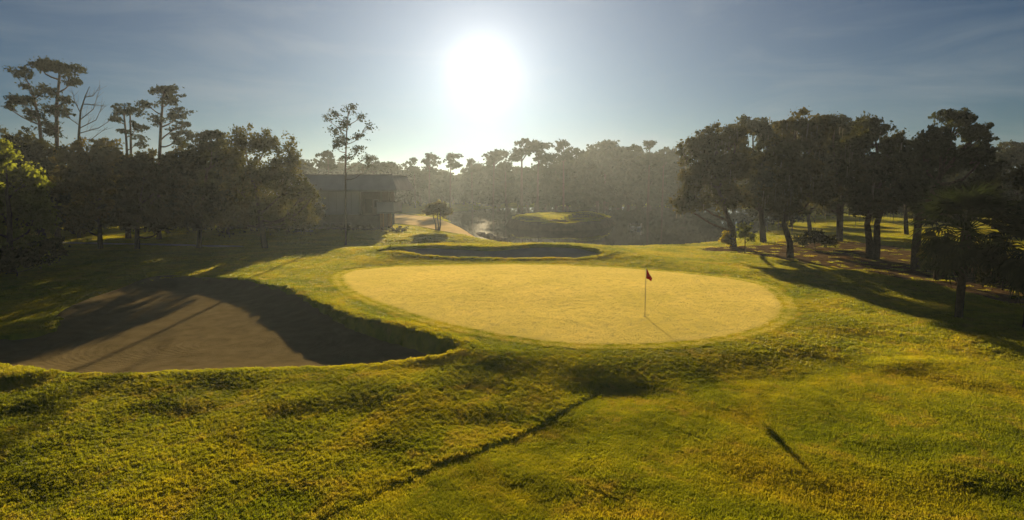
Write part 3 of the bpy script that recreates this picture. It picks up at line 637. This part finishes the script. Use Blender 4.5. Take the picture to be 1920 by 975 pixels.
for i, (a, lo, lab) in enumerate([((430,440), [(430,405,50,26),(480,405,40,24),(430,320,60,50),(400,360,60,50),(470,370,60,50)], 'shadowy tree filling the gap between the dark and the willowy tree'),
        ((140,440), [(120,410,60,26),(190,405,50,26),(140,330,70,50),(100,370,70,50),(190,370,60,50)], 'shadowy tree behind the olive-brown tree'),
        ((320,438), [(290,405,50,26),(350,405,50,26),(310,340,80,45),(370,375,60,45),(250,375,60,45)], 'shadowy tree behind the broad dark tree'),
        ((20,440), [(20,405,70,30),(-60,410,70,30),(10,290,80,50),(-60,340,80,70),(60,370,80,60)], 'shadowy tree at the far left, behind the bright one'),
        ((555,436), [(560,410,30,20),(560,370,35,35),(590,395,22,22),(530,400,40,25)], 'low dark tree against the left end of the building')]):
    tree('shade_tree', lab, 'tree', a, lo, r0=.25, mat='oakleaf', seed=30+i, group=G_L, leaf=.3, crad=.8, npc=24)
for i, (a, lo, lab) in enumerate([((40,432), [(40,405,50,26),(90,410,40,22)], 'dark shrub mass at the far left behind the grove trunks'), ((150,428), [(140,402,45,24),(190,406,40,22)], 'dark shrub mass behind the olive-brown tree'),
        ((250,426), [(240,402,40,26),(290,404,40,22)], 'dark shrub mass behind the broad dark tree'), ((345,425), [(330,400,40,26),(380,402,40,24)], 'dark shrub mass behind the loose-topped tree'),
        ((440,424), [(430,400,40,26),(480,402,40,24)], 'dark shrub mass behind the willowy tree, left part'), ((545,422), [(530,400,36,24),(580,404,30,18)], 'dark shrub mass behind the willowy tree, right part'),
        ((-60,436), [(-60,400,60,40),(-140,400,60,40)], 'dark shrub mass at the far left edge')]):
    tree('shrub', lab, 'shrub', a, lo, r0=.06, mat='oakleaf', seed=130+i, leaf=.3, crad=.7, npc=24, group='shrubs closing the back of the left grove', dens=1.2)
# right oaks
tree('oak_tree', 'leftmost oak on the right, its crown drooping over the pond edge', 'oak tree', (1376,464), [(1312,285,42,34),(1345,262,40,28),(1292,335,38,40),(1274,380,20,24),(1345,330,50,48),(1300,375,32,28),(1273,280,9,12),(1380,300,45,45),(1360,375,45,30),(1375,250,32,20)], [(1372,430),(1362,400),(1345,350)], r0=.33, mat='oakleaf_w', seed=41, group=G_R, moss=60, dens=1.15, leaf=.16, crad=.45, npc=32)
tree('oak_tree', 'second oak from the pond, tallest dome of the right group', 'oak tree', (1432,456), [(1412,236,36,26),(1385,262,38,32),(1445,268,42,36),(1415,310,55,48),(1455,350,50,40),(1400,365,50,35),(1462,240,30,20)], r0=.35, mat='oakleaf', seed=42, group=G_R, moss=50, dens=1.15, leaf=.17, crad=.45, npc=32)
tree('oak_tree', 'oak with a leaning twisted trunk in front of the mulch bed centre', 'oak tree', (1482,484), [(1490,236,40,24),(1470,280,42,40),(1520,265,40,34),(1500,320,58,48),(1460,355,45,38),(1530,355,45,38),(1478,385,40,22),(1535,236,30,18)], [(1481,455),(1470,420),(1478,370)], r0=.3, mat='oakleaf_w', seed=43, group=G_R, moss=60, dens=1.15, leaf=.15, crad=.42, npc=32)
tree('oak_tree', 'oak whose slim double trunk stands before the sunlit gap', 'oak tree', (1573,452), [(1560,232,42,24),(1590,262,45,36),(1545,280,45,40),(1575,325,55,48),(1600,360,50,36),(1540,370,45,28),(1598,240,30,20)], [(1572,430),(1572,390),(1575,340)], r0=.28, mat='oakleaf', seed=44, group=G_R, dens=1.15, leaf=.17, crad=.45, npc=30, stems=2)
tree('oak_tree', 'oak with forked thick trunk left of the tallest right-hand tree', 'oak tree', (1632,486), [(1635,240,40,26),(1610,275,45,40),(1672,268,32,28),(1645,315,58,48),(1600,345,45,40),(1680,340,40,45),(1640,380,60,30),(1690,300,30,34)], [(1631,460),(1626,420),(1640,360)], r0=.36, mat='oakleaf', seed=45, group=G_R, moss=40, dens=1.15, leaf=.15, crad=.42, npc=30, stems=2)
tree('oak_tree', 'tallest dark tree on the right, gappy round top above the palm', 'oak tree', (1718,504), [(1795,222,38,20),(1760,250,38,26),(1832,252,32,24),(1730,290,40,44),(1790,300,60,50),(1845,290,30,30),(1720,350,45,50),(1790,370,70,45),(1850,350,40,45)], [(1718,460),(1722,410),(1760,340)], r0=.36, mat='pineleaf', seed=46, group=G_R, dens=1.0, leaf=.16, crad=.42, npc=30)
tree('oak_tree', 'dark tree at the right edge, farther back with a short trunk', 'oak tree', (1863,430), [(1890,295,42,24),(1930,290,50,30),(1870,340,40,40),(1920,350,60,50),(1855,380,40,26),(1980,330,60,60)], [(1863,405),(1868,380)], r0=.3, mat='oakleaf', seed=47, group=G_R, dens=1.0, leaf=.24, crad=.6)
tree('oak_tree', 'oak standing just past the right edge of the view', 'oak tree', (2010,520), [(1985,330,70,60),(1940,400,60,50),(2040,380,80,70),(1930,330,40,40)], r0=.33, mat='oakleaf', seed=48, group=G_R, leaf=.2, crad=.5)
for i, (a, lo, lab) in enumerate([((1520,436), [(1510,330,60,40),(1470,360,50,35),(1560,360,50,35)], 'dim oak behind the leaning oak'),
        ((1700,440), [(1690,300,60,45),(1660,350,60,40),(1740,350,60,45)], 'dim oak behind the forked oak'),
        ((1800,428), [(1800,320,70,50),(1760,360,60,40),(1850,360,60,40)], 'dim oak behind the tallest right tree')]):
    tree('shade_tree', lab, 'tree', a, lo, r0=.3, mat='oakleaf', seed=60+i, leaf=.3, crad=.8, npc=24, group='dim trees behind the right oaks')
for i, (a, lo, lab) in enumerate([((1440,432), [(1430,395,40,24),(1470,400,36,20)], 'dark shrub mass behind the second oak'), ((1530,420), [(1510,385,40,22),(1560,390,30,16)], 'dark shrub mass behind the leaning oak'),
        ((1760,432), [(1750,400,46,24),(1800,404,40,20)], 'dark shrub mass behind the tallest right tree'), ((1950,460), [(1930,420,50,32),(2010,425,60,36)], 'dark shrub mass at the right edge'), ((1640,412), [(1620,385,50,18),(1680,385,40,16)], 'dark shrub mass behind the forked oak')]):
    tree('shrub', lab, 'shrub', a, lo, r0=.06, mat='oakleaf', seed=150+i, leaf=.3, crad=.7, npc=24, group='shrubs behind the right oaks', dens=1.2)
# small things
tree('round_tree', 'small round-crowned tree with twisted stems alone on the sunny lawn by the pond', 'tree', (821,432), [(804,392,16,13),(820,388,18,12),(836,394,14,12)], [(822,420),(820,408),(820,396)], r0=.13, mat='olive', seed=71, leaf=.16, crad=.4, npc=30, dens=1.3, stems=3)
tree('young_tree', 'slim young tree with thin straight trunk before the first oak', 'tree', (1397,477), [(1398,430,14,18),(1408,445,10,12),(1390,440,8,10)], [(1397,455),(1397,430)], r0=.05, mat='bright', seed=72, leaf=.11, crad=.25, dens=.9)
tree('shrub', 'glowing yellow shrub at the foot of the first oak', 'shrub', (1360,464), [(1362,445,11,16),(1356,452,9,10),(1366,455,10,9)], r0=.03, mat='yellow', seed=73, leaf=.12, crad=.25)
tree('shrub', 'dark rounded shrub behind the double-trunk oak', 'shrub', (1530,468), [(1530,445,26,16),(1505,452,20,12),(1552,452,20,12)], r0=.05, mat='oakleaf', seed=74, leaf=.14, crad=.35)
tree('shrub', 'loose leafy shrub right of the tallest tree trunk', 'shrub', (1738,512), [(1736,470,14,28),(1742,495,18,16)], r0=.04, mat='olive', seed=75, leaf=.12, crad=.3)
tree('shrub', 'low dark undergrowth beside the palm trunk, under the right trees', 'shrub', (1880,545), [(1870,500,40,28),(1905,515,40,26),(1850,525,25,14)], r0=.05, mat='oakleaf', seed=76, leaf=.13, crad=.35)
tree('shrub', 'broad dark undergrowth mass at the foot of the bright left-edge tree', 'shrub', (30,520), [(30,480,60,30),(90,470,35,28),(-30,490,50,40)], r0=.05, mat='oakleaf', seed=77, leaf=.14, crad=.4)

# palms
def frond_mesh(seed, L=1.9):
    r = np.random.default_rng(seed); mb = MB()
    pts = [(0, 0, 0), (L*.3, 0, .12), (L*.55, 0, .1)]
    mb.tube(pts, [.022, .016, .010], 4, cap=False)
    n = 22
    for i in range(n):
        a = (i/(n-1)-.5)*R(200); ln = L*.62*(1-.25*abs(i/(n-1)-.5)*2)*r.uniform(.88, 1.08)
        b = np.array([L*.55, 0, .1]); d = np.array([math.cos(a), math.sin(a), .18]); d /= np.linalg.norm(d)
        s = np.array([-math.sin(a), math.cos(a), 0])*.042
        m1 = b+d*ln*.5+np.array([0, 0, .02]); e = b+d*ln*.95+np.array([0, 0, -.28*ln*r.uniform(.6, 1.3)]); k = len(mb.v)
        mb.v += [tuple(b), tuple(m1-s), tuple(m1+s), tuple(e)]; mb.f += [(k, k+1, k+2), (k+1, k+3, k+2)]
    me = bpy.data.meshes.new('frond'); me.from_pydata(mb.v, [], mb.f); me.materials.append(M['palmleaf']); return me
fm = [frond_mesh(i) for i in range(4)]
def palm(label, base, top_py, scale, nf, seed, lean=0):
    r = np.random.default_rng(seed); x, y = gp(base[0], base[1], 0); zb = h1(x, y)
    o = empty('palm_tree', (x, y, zb), label, 'palm tree', 'cabbage palms on the right slope')
    H = at(base[0], top_py, y)[2]-zb
    mb = MB(); n = 14
    mb.tube([(lean*(i/n)**2, 0, -.2+(H+.2)*i/n) for i in range(n+1)], [(.19 if i == 0 else .15)+.012*(i % 2)+(.03 if i > n-3 else 0) for i in range(n+1)], 10)
    mb.build('trunk', M['bark'], o, smooth=True)
    for i in range(nf):
        f = bpy.data.objects.new('frond', fm[i % 4]); C.objects.link(f); f.parent = o
        el = R(75-150*(i/nf)**0.85); az = i*2.399+r.uniform(-.3, .3)
        f.location = (lean, 0, H); f.rotation_euler = (r.uniform(-.3, .3), -el, az); s = scale*r.uniform(.85, 1.1); f.scale = (s, s, s)
palm('dark cabbage palm with drooping fan fronds, full trunk standing on the shaded slope', (1797,598), 432, 1.15, 52, 1)
palm('dark cabbage palm cut by the right edge of the picture', (1925,622), 470, 1.0, 40, 2, .1)
palm('short leafy palm in the gap left of the full-trunk palm', (1755,532), 478, .62, 26, 3)

# ------------------------------------------------------------------ far woods across the pond
def far_tree_mesh(kind, seed):
    r = np.random.default_rng(seed); mb = MB(); cents = []; rads = []
    if kind == 'dome':
        H = 14.0; mb.tube([(0, 0, -.5), (.2, 0, 4), (0, .2, 9)], [.4, .3, .15], 6, cap=False)
        for _ in range(10):
            c = np.array([r.uniform(-3.2, 3.2), r.uniform(-3, 3), r.uniform(2.4, 10.8)]); ax = np.array([3.0, 3.0, 2.6])*r.uniform(.75, 1.1)
            d = r.normal(size=(26, 3)); d /= np.linalg.norm(d, axis=1)[:, None]; cents.append(c+d*ax*r.uniform(.5, 1, 26)[:, None]); rads.append(r.uniform(.6, 1.3, 26))
            mb.tube([(0, 0, 3.5), tuple(c)], [.14, .06], 4, cap=False)
    else:
        H = 17.0; lx = r.uniform(-.8, .8); mb.tube([(0, 0, -.5), (lx*.4, 0, 8), (lx, 0, H-2)], [.3, .22, .1], 6, cap=False)
        for i in range(6):
            c = np.array([lx+r.uniform(-2.4, 2.4), r.uniform(-2.2, 2.2), H-2.2+r.uniform(-2.8, 1.6)]) if i else np.array([lx, 0, H-.8]); ax = np.array([2.2, 2.2, .9])*r.uniform(.6, 1.1)
            d = r.normal(size=(14, 3)); d /= np.linalg.norm(d, axis=1)[:, None]; cents.append(c+d*ax*r.uniform(.4, 1, 14)[:, None]); rads.append(r.uniform(.4, .8, 14))
            mb.tube([(lx*.8, 0, H-5), tuple(c)], [.09, .04], 4, cap=False)
    V, f = leaf_cloud(np.concatenate(cents), np.concatenate(rads), 16, .85 if kind == 'dome' else .55, r)
    tm = bpy.data.meshes.new('trunk'); tm.from_pydata(mb.v, [], mb.f); tm.materials.append(M['bark'])
    o = mesh_np('crown', V, f, M['farleaf'], smooth=False, link=False); cm_ = o.data; bpy.data.objects.remove(o)
    return tm, cm_, H
FM = {'dome': [far_tree_mesh('dome', 100+i) for i in range(5)], 'umb': [far_tree_mesh('umb', 120+i) for i in range(5)]}
def far_tree(kind, v, px, top_py, Y, label, group, wid=1.0, rz=0):
    x, _, zt = at(px, top_py, Y); zb = h1(x, Y) if Y < 400 else -1.0
    tm, cm_, H = FM[kind][v]; s = (zt-zb)/H/(1.0 if kind == 'umb' else 0.97)
    o = empty('pine_tree' if kind == 'umb' else 'broadleaf_tree', (x, Y, zb), label, 'tree', group, rz); o.scale = (s*wid, s*wid, s)
    for nm_, me in (('trunk', tm), ('crown', cm_)):
        c = bpy.data.objects.new(nm_, me); C.objects.link(c); c.parent = o
rr = random.Random(3)
ORD = ['first','second','third','fourth','fifth','sixth','seventh','eighth','ninth','tenth','eleventh','twelfth','thirteenth','fourteenth','fifteenth','sixteenth','seventeenth','eighteenth','nineteenth','twentieth']
def ordn(i):
    return ORD[i] if i < 20 else ('twenty-' if i < 30 else 'thirty-' if i < 40 else 'forty-')+ORD[(i % 10)]
def prof(px, L):
    for (a, b), (c, d) in zip(L, L[1:]):
        if a <= px <= c: return b+(d-b)*(px-a)/(c-a)
    return L[0][1] if px < L[0][0] else L[-1][1]
TOPS = [(400,318),(560,312),(620,300),(690,296),(715,300),(745,312),(780,306),(830,312),(900,308),(940,300),(1000,300),(1040,305),(1080,285),(1110,272),(1160,272),(1200,278),(1235,280),(1265,298),(1320,300),(1450,300),(1920,310)]
px = 560; i = 0
while px < 1300:
    side = 'left' if px < 930 else 'right'
    far_tree('dome', rr.randrange(5), px, prof(px, TOPS)+rr.uniform(-3, 6), rr.uniform(196, 226), 'hazy round-crowned tree in the front row across the pond, %s from the building end' % ordn(i), 'round-crowned trees lining the far shore', rr.uniform(.9, 1.25), rr.uniform(0, 6)); px += rr.uniform(15, 24); i += 1
px = 560; i = 0
while px < 1330:
    far_tree('dome', rr.randrange(5), px, prof(px, TOPS)+rr.uniform(4, 14), rr.uniform(240, 300), 'fainter tree in the back row across the pond, %s from the building end' % ordn(i), 'second row of far treeline trees', rr.uniform(1.1, 1.5), rr.uniform(0, 6)); px += rr.uniform(18, 26); i += 1
for i, px in enumerate(range(-120, 560, 60)): far_tree('dome', rr.randrange(5), px, 300+rr.uniform(-8, 12), rr.uniform(150, 190), 'far tree behind the left grove, %s from the left edge' % ordn(i), 'far trees behind the left grove', 1.3, rr.uniform(0, 6))
for i, px in enumerate(range(1330, 2060, 50)): far_tree('dome', rr.randrange(5), px, 305+rr.uniform(-8, 12), rr.uniform(170, 230), 'far tree behind the right oaks, %s from the pond side' % ordn(i), 'far trees behind the right oaks', 1.3, rr.uniform(0, 6))
for i, (px, py, Y, w, lab) in enumerate([(618,283,140,1.0,'umbrella pine just left of the slender pine, over the roof'),(700,291,150,1.0,'umbrella pine right of the slender pine, over the roof'),(730,304,170,.8,'small pine above the right roof corner'),
        (777,295,190,.9,'first small pine in the gap right of the roof'),(803,287,190,1.0,'flat-topped pine right of the roof, first of a pair'),(843,287,190,1.05,'flat-topped pine right of the roof, second of a pair'),(885,297,200,.9,'low pine below the sun, left of centre'),
        (924,281,195,1.0,'flat-topped pine directly below the sun'),(948,284,205,.8,'small pine beside the one below the sun'),(978,260,180,1.15,'tall twin-crowned pine, left one, highest in the centre'),(1008,266,182,1.0,'tall twin-crowned pine, right one'),
        (1058,262,180,1.0,'umbrella pine standing alone before the rounded wood'),(1135,263,200,1.3,'pale pine just topping the rounded wood'),(1218,263,170,1.2,'broad pine at the right end of the far treeline'),(1245,276,175,.9,'lower pine next to the far right broad pine')]):
    far_tree('umb', i % 5, px, py, Y, lab, None, w, rr.uniform(0, 6))
# understorey that closes the foot of the far wood
def understorey():
    r = np.random.default_rng(9); cs = []; ra = []
    for _ in range(1500):
        px = r.uniform(380, 1500); Y = r.uniform(222, 330); x = (px-CX)/F*Y; z = -1+abs(r.normal())*2.6
        cs.append((x, Y, z)); ra.append(r.uniform(.9, 2.2))
    V, f = leaf_cloud(np.array(cs), np.array(ra), 22, .8, r)
    o = mesh_np('far_undergrowth', V, f, M['farleaf'], smooth=False); tag(o, 'dim undergrowth beneath the far treeline', 'undergrowth', kind='stuff')
understorey()
def side_woods(x0, x1, name, label, seed):
    r = np.random.default_rng(seed); cs = []; ra = []
    for _ in range(420):
        px = r.uniform(x0, x1); Y = r.uniform(90, 190); cs.append(((px-CX)/F*Y, Y, -1+r.uniform(0, 1)**.8*(8+4*math.sin(px*.021)))); ra.append(r.uniform(1.2, 2.6))
    V, f = leaf_cloud(np.array(cs), np.array(ra), 36, .95, r); tag(mesh_np(name, V, f, M['farleaf'], smooth=False), label, 'woods', kind='stuff')
side_woods(-1500, -90, 'side_woods', 'dark woods continuing past the left edge of the view', 15)
side_woods(2010, 3400, 'side_woods', 'dark woods continuing past the right edge of the view', 16)

# ------------------------------------------------------------------ building
M['siding'] = mat_plain('grey_siding', (0.50, 0.49, 0.50), 0.9, 0.0, 0.08, .5, 0.15, 8)
M['fascia'] = mat_plain('roof_fascia', (0.38, 0.37, 0.375), 1.0, 0.0, 0.10, .8, 0.2, 6)
M['brick'] = mat_plain('dark_brick', (0.13, 0.105, 0.095), 0.9, 0.15, 0.2, 4, 0.3, 14)
M['plinth'] = mat_plain('plinth', (0.16, 0.15, 0.135), 0.9, 0.0, 0.2, 2, 0.3, 14)
M['post'] = mat_plain('brick_post', (0.30, 0.17, 0.08), 0.9, 0.15, 0.2, 4, 0.3, 14)
M['trim'] = mat_plain('trim', (0.30, 0.29, 0.27), 0.7, 0.3, 0.08, 2, 0.1, 10)
M['glass'] = mat_plain('dark_glass', (0.02, 0.022, 0.025), 0.08, 0.5, 0.1, 1, 0, 1)
def building():
    Y = 92.0; k = Y/F; X = lambda px: (px-CX)*k*1.0; Zp = lambda py: at(960, py, Y)[2]
    ox = X(715); gz = h1(ox, Y)-0.3
    o = empty('clubhouse', (ox, Y, 0), 'long grey two-storey building with deep roof band and raised porch, left of the pond', 'building')
    L = lambda px: X(px)-ox
    zr0, zr1 = Zp(357), Zp(329); zf = Zp(402)
    mb = MB()
    xr0 = L(380)
    # roof band: a sloping fascia round the whole roof
    e = 1.25
    mb.hexa([(xr0, -2.2, zr0), (L(751), -2.2, zr0), (L(751), 14, zr0), (xr0, 14, zr0), (xr0+e, -2.2+e, zr1), (L(738), -2.2+e, zr1), (L(738), 14-e, zr1), (xr0+e, 14-e, zr1)])
    rf = mb.build('roof', M['fascia'], o)
    MB().box(xr0+e-.1, L(738)+.1, -2.2+e-.1, 14-e+.1, zr1+.003, zr1+.16).build('roof_coping', M['trim'], rf)
    MB().box(xr0-.05, L(751)+.06, -2.26, -2.14, zr0-.16, zr0+.12).build('gutter', M['trim'], rf)
    # walls; upper left volume proud of the recess
    w = MB().box(L(400), L(676), -.6, 12, zf, zr0-.003).build('wall', M['siding'], o)
    for i in range(22):
        xx = L(400)+.8+i*1.12
        if xx < L(676)-.2: MB().box(xx, xx+.05, -.63, -.602, zf+.1, zr0-.05).build('panel_joint', M['trim'], w)
    MB().box(L(676)+.003, L(712), .7, 12, zf-.2, zr0-.003).build('recessed_wall', M['brick'], o)
    d = MB().box(L(684), L(697), .62, .695, zf+.1, zf+2.3).build('door', M['glass'], o); MB().box(L(695), L(696), .55, .62, zf+1.1, zf+1.2).build('handle', M['trim'], d)
    wf = MB().box(L(700), L(709), .64, .695, zf+.9, zf+2.2).build('window', M['trim'], o); MB().box(L(700.8), L(708.2), .60, .638, zf+1, zf+2.1).build('pane', M['glass'], wf)
    MB().box(L(405), L(676), .1, 11.8, gz, zf-.003).build('lower_wall', M['plinth'], o)
    MB().box(L(676)+.003, L(712), -.3, 11.7, gz, zf-.203).build('porch_base', M['plinth'], o)
    for i in range(6):
        a = 590+i*15
        if a < 664:
            wf = MB().box(L(a), L(a+8), .02, .098, gz+.75, gz+1.35).build('window', M['trim'], o); MB().box(L(a+.8), L(a+7.2), -.01, .018, gz+.83, gz+1.27).build('pane', M['glass'], wf)
    # raised porch to the right
    zd = Zp(398)
    MB().box(L(712)+.003, L(743), -1.8, 5, zd-.12, zd+.1).build('porch_deck', M['trim'], o)
    r_ = MB().box(L(712)+.003, L(743), -1.8, -1.7, zd+.103, zd+1.55).build('railing_panel', M['siding'], o)
    MB().box(L(712)+.003, L(744), -1.86, -1.64, zd+1.553, zd+1.65).build('rail_cap', M['trim'], r_)
    MB().box(L(743)-.1, L(743), -1.69, 5, zd+.103, zd+1.5).build('railing_panel', M['siding'], o)
    for yy in (-1.5, 4.5):
        MB().box(L(718.6), L(721.4), yy, yy+.28, zd+.103, zr0-.003).build('porch_post', M['plinth'], o)
        MB().box(L(717), L(723), yy-.2, yy+.4, gz, zd-.123).build('brick_pier', M['post'], o)
    # stair with light rail at the left end
    st = empty('entry_stair', (X(597), Y-6, h1(X(597), Y-6)), 'short outdoor stair with a pale sloping handrail, half hidden by the willowy tree', 'stair')
    for i in range(7): MB().box(-1.0+i*.28, -.72+i*.28, -.6, .6, 0, 1.4-i*.19).build('step', M['trim'], st)
    hr = MB().tube([(-1.0, -.65, 2.2), (1.1, -.65, .8)], [.06, .06], 6); hr.build('handrail', M['path'], st)
    for xx, zz in ((-.95, 2.15), (.05, 1.5), (1.05, .85)): MB().tube([(xx, -.65, 0), (xx, -.65, zz)], [.04, .04], 6).build('baluster', M['path'], st)
building()

def hedge(name, label, x0, x1, Y, depth, h, seed):
    r = np.random.default_rng(seed); zb = h1((x0+x1)/2, Y); o = empty(name, ((x0+x1)/2, Y, zb), label, 'hedge'); n = int((x1-x0)*depth*h*9)
    c = np.stack([r.uniform(-(x1-x0)/2, (x1-x0)/2, n), r.uniform(-depth/2, depth/2, n), r.uniform(.1, h-.2, n)], -1)
    V, f = leaf_cloud(c, np.full(n, .3), 14, .18, r); mesh_np('foliage', V, f, M['oakleaf'], o, smooth=False)
    s = MB()
    for i in range(8): xx = -(x1-x0)/2+(i+.5)*(x1-x0)/8; s.tube([(xx, 0, -.1), (xx+.1, 0, h*.6)], [.05, .03], 5)
    s.build('stem', M['bark'], o)
a, _, _ = at(714, 430, 86); b, _, _ = at(764, 430, 86); hedge('hedge', 'clipped low dark hedge at the right corner of the building', a, b, 86, 1.6, .95, 3)
a, _, _ = at(600, 430, 88); b, _, _ = at(700, 430, 88); hedge('hedge', 'long dark hedge along the front wall of the building', a, b, 89, 1.3, .9, 4)

# ------------------------------------------------------------------ flagstick
M['pole'] = mat_plain('flag_pole', (0.55, 0.50, 0.25), 0.5, 0.4, 0.1, 4, 0, 1)
M['dark'] = mat_plain('cup_dark', (0.02, 0.02, 0.015), 0.8, 0.2, 0.1, 4, 0, 1)
m, nt, out = nmat('flag_red')
d = nt.nodes.new('ShaderNodeBsdfDiffuse'); d.inputs[0].default_value = (0.36, 0.012, 0.010, 1); t = nt.nodes.new('ShaderNodeBsdfTranslucent'); t.inputs[0].default_value = (0.45, 0.015, 0.01, 1)
mx = nt.nodes.new('ShaderNodeMixShader'); mx.inputs[0].default_value = .3; nt.links.new(d.outputs[0], mx.inputs[1]); nt.links.new(t.outputs[0], mx.inputs[2]); nt.links.new(mx.outputs[0], out.inputs[0]); M['flag'] = m
fx, fy = gp(1209, 595, 0.02); fz = h1(fx, fy)+0.018
fl = empty('golf_flag', (fx, fy, fz), 'thin pale flagstick with a limp red flag standing in the putting green', 'golf flag')
Hf = at(1212, 503, fy)[2]-fz
pole = MB().tube([(0, 0, -.1), (0, 0, Hf*.5), (0, 0, Hf)], [.016, .015, .014], 8).build('pole', M['pole'], fl, smooth=True)
MB().tube([(0, 0, Hf), (0, 0, Hf+.03)], [.018, .012], 8).build('pole_cap', M['pole'], fl, smooth=True)
fv = []; ff = []; nu, nv = 14, 12
for i in range(nu):
    u = i/(nu-1)
    for j in range(nv):
        v = j/(nv-1)
        # hoist from top to -0.40 m, the fly end sags down and folds
        top = -.02-.42*u**1.15; bot = -.42-.14*u
        z = top*(1-v)+bot*v; x = .012+.245*u*(1-.10*v)+.012*math.sin(9*u+3*v)
        y = .035*math.sin(11*u+1.5*v)*u**.5-.05*u
        fv.append((x, y, Hf+z))
for i in range(nu-1):
    for j in range(nv-1): a = i*nv+j; ff.append((a, a+nv, a+nv+1, a+1))
mb = MB(); mb.v = fv; mb.f = ff; fo = mb.build('flag', M['flag'], fl, smooth=True); sd = fo.modifiers.new('thick', 'SOLIDIFY'); sd.thickness = .004
MB().box(.105, .150, -.045, -.038, Hf-.36, Hf-.27).build('flag_mark', mat_plain('flag_mark', (.30, .10, .09), .8, .2, .1, 4, 0, 1), fo)
cupm = MB(); n = 20
for i in range(n): a = 2*PI*i/n; cupm.v += [(.045*math.cos(a), .045*math.sin(a), .004), (.062*math.cos(a), .062*math.sin(a), .006)]
for i in range(n): j = (i+1) % n; cupm.f.append((2*i, 2*i+1, 2*j+1, 2*j))
cupm.f.append(tuple(2*i for i in range(n)))
cup = cupm.build('golf_hole', M['dark']); cup.location = (fx, fy, fz+.004); tag(cup, 'small dark hole cup at the foot of the flagstick', 'hole')

# ------------------------------------------------------------------ shore rocks, water birds
M['rock'] = mat_plain('shore_rock', (0.30, 0.26, 0.22), 0.9, 0.2, 0.3, 3, 0.6, 5, .1)
def rock(label, px, py, s, seed):
    r = np.random.default_rng(seed); x, y = gp(px, py, -1.3); n = 8; rings = 5; mb = MB()
    for i in range(rings+1):
        ph = PI*i/rings
        for k in range(n):
            a = 2*PI*k/n; q = s*(1+r.uniform(-.22, .22)); mb.v.append((q*math.sin(ph)*math.cos(a)*1.3, q*math.sin(ph)*math.sin(a), q*.7*math.cos(ph)))
    for i in range(rings):
        for k in range(n): mb.f.append((i*n+k, (i+1)*n+k, (i+1)*n+(k+1) % n, i*n+(k+1) % n))
    o = mb.build('rock', M['rock']); o.location = (x, y, max(h1(x, y), -1.6)+s*.3); o.rotation_euler = (0, 0, r.uniform(0, 6)); tag(o, label, 'rock', 'rocks on the pond shore')
for i, (a, b, s) in enumerate([(905,438,.5),(911,440,.4),(918,441,.55),(925,443,.42),(933,445,.5),(940,446,.35),(947,447,.4),(922,445,.3),(900,436,.35),(946,416,.4)]):
    rock('pale shore rock where the sunny lawn meets the pond, %s from the left' % ordn([1,2,3,5,6,7,8,4,0,0][i]) if i < 9 else 'white rock in the water off the left tip of the island', a, b, s, i+200)
M['white'] = mat_plain('white_plumage', (0.85, 0.85, 0.84), 0.7, 0.3, 0.04, 4, 0.1, 20)
M['beak'] = mat_plain('beak', (0.45, 0.2, 0.05), 0.5, 0.3, 0.1, 4, 0, 1)
def bird(label, px, py, rz, s):
    x, y = gp(px, py, -1.6); mb = MB()
    mb.tube([(-.50, 0, .26), (-.42, 0, .22), (-.25, 0, .2), (0, 0, .18), (.22, 0, .2), (.34, 0, .3), (.36, 0, .48), (.33, 0, .64), (.38, 0, .74), (.46, 0, .75), (.5, 0, .73)], [.02, .09, .18, .22, .17, .08, .05, .045, .06, .055, .02], 10)
    o = mb.build('white_bird', M['white'], smooth=True); o.location = (x, y, -1.62); o.rotation_euler = (0, 0, rz); o.scale = (s, s, s); tag(o, label, 'bird')
    MB().tube([(.5, 0, .73), (.62, 0, .69)], [.022, .006], 6).build('beak', M['beak'], o)
bird('white water bird on the pond right of the island, left of the two', 1186, 428, 2.6, 1.0)
bird('white water bird on the pond right of the island, right of the two', 1198, 430, .5, 1.25)

# ------------------------------------------------------------------ haze
hz = MB().box(-950, 950, -70, 950, -5, 25).build('haze', None); tag(hz, 'thin morning haze filling the air over the course', 'haze', kind='stuff')
m, nt, out = nmat('haze_air'); v = nt.nodes.new('ShaderNodeVolumePrincipled')
v.inputs['Color'].default_value = (0.74, 0.86, 1.0, 1); v.inputs['Density'].default_value = 0.00030; v.inputs['Anisotropy'].default_value = 0.57
nt.links.new(v.outputs[0], out.inputs['Volume']); hz.data.materials.append(m)
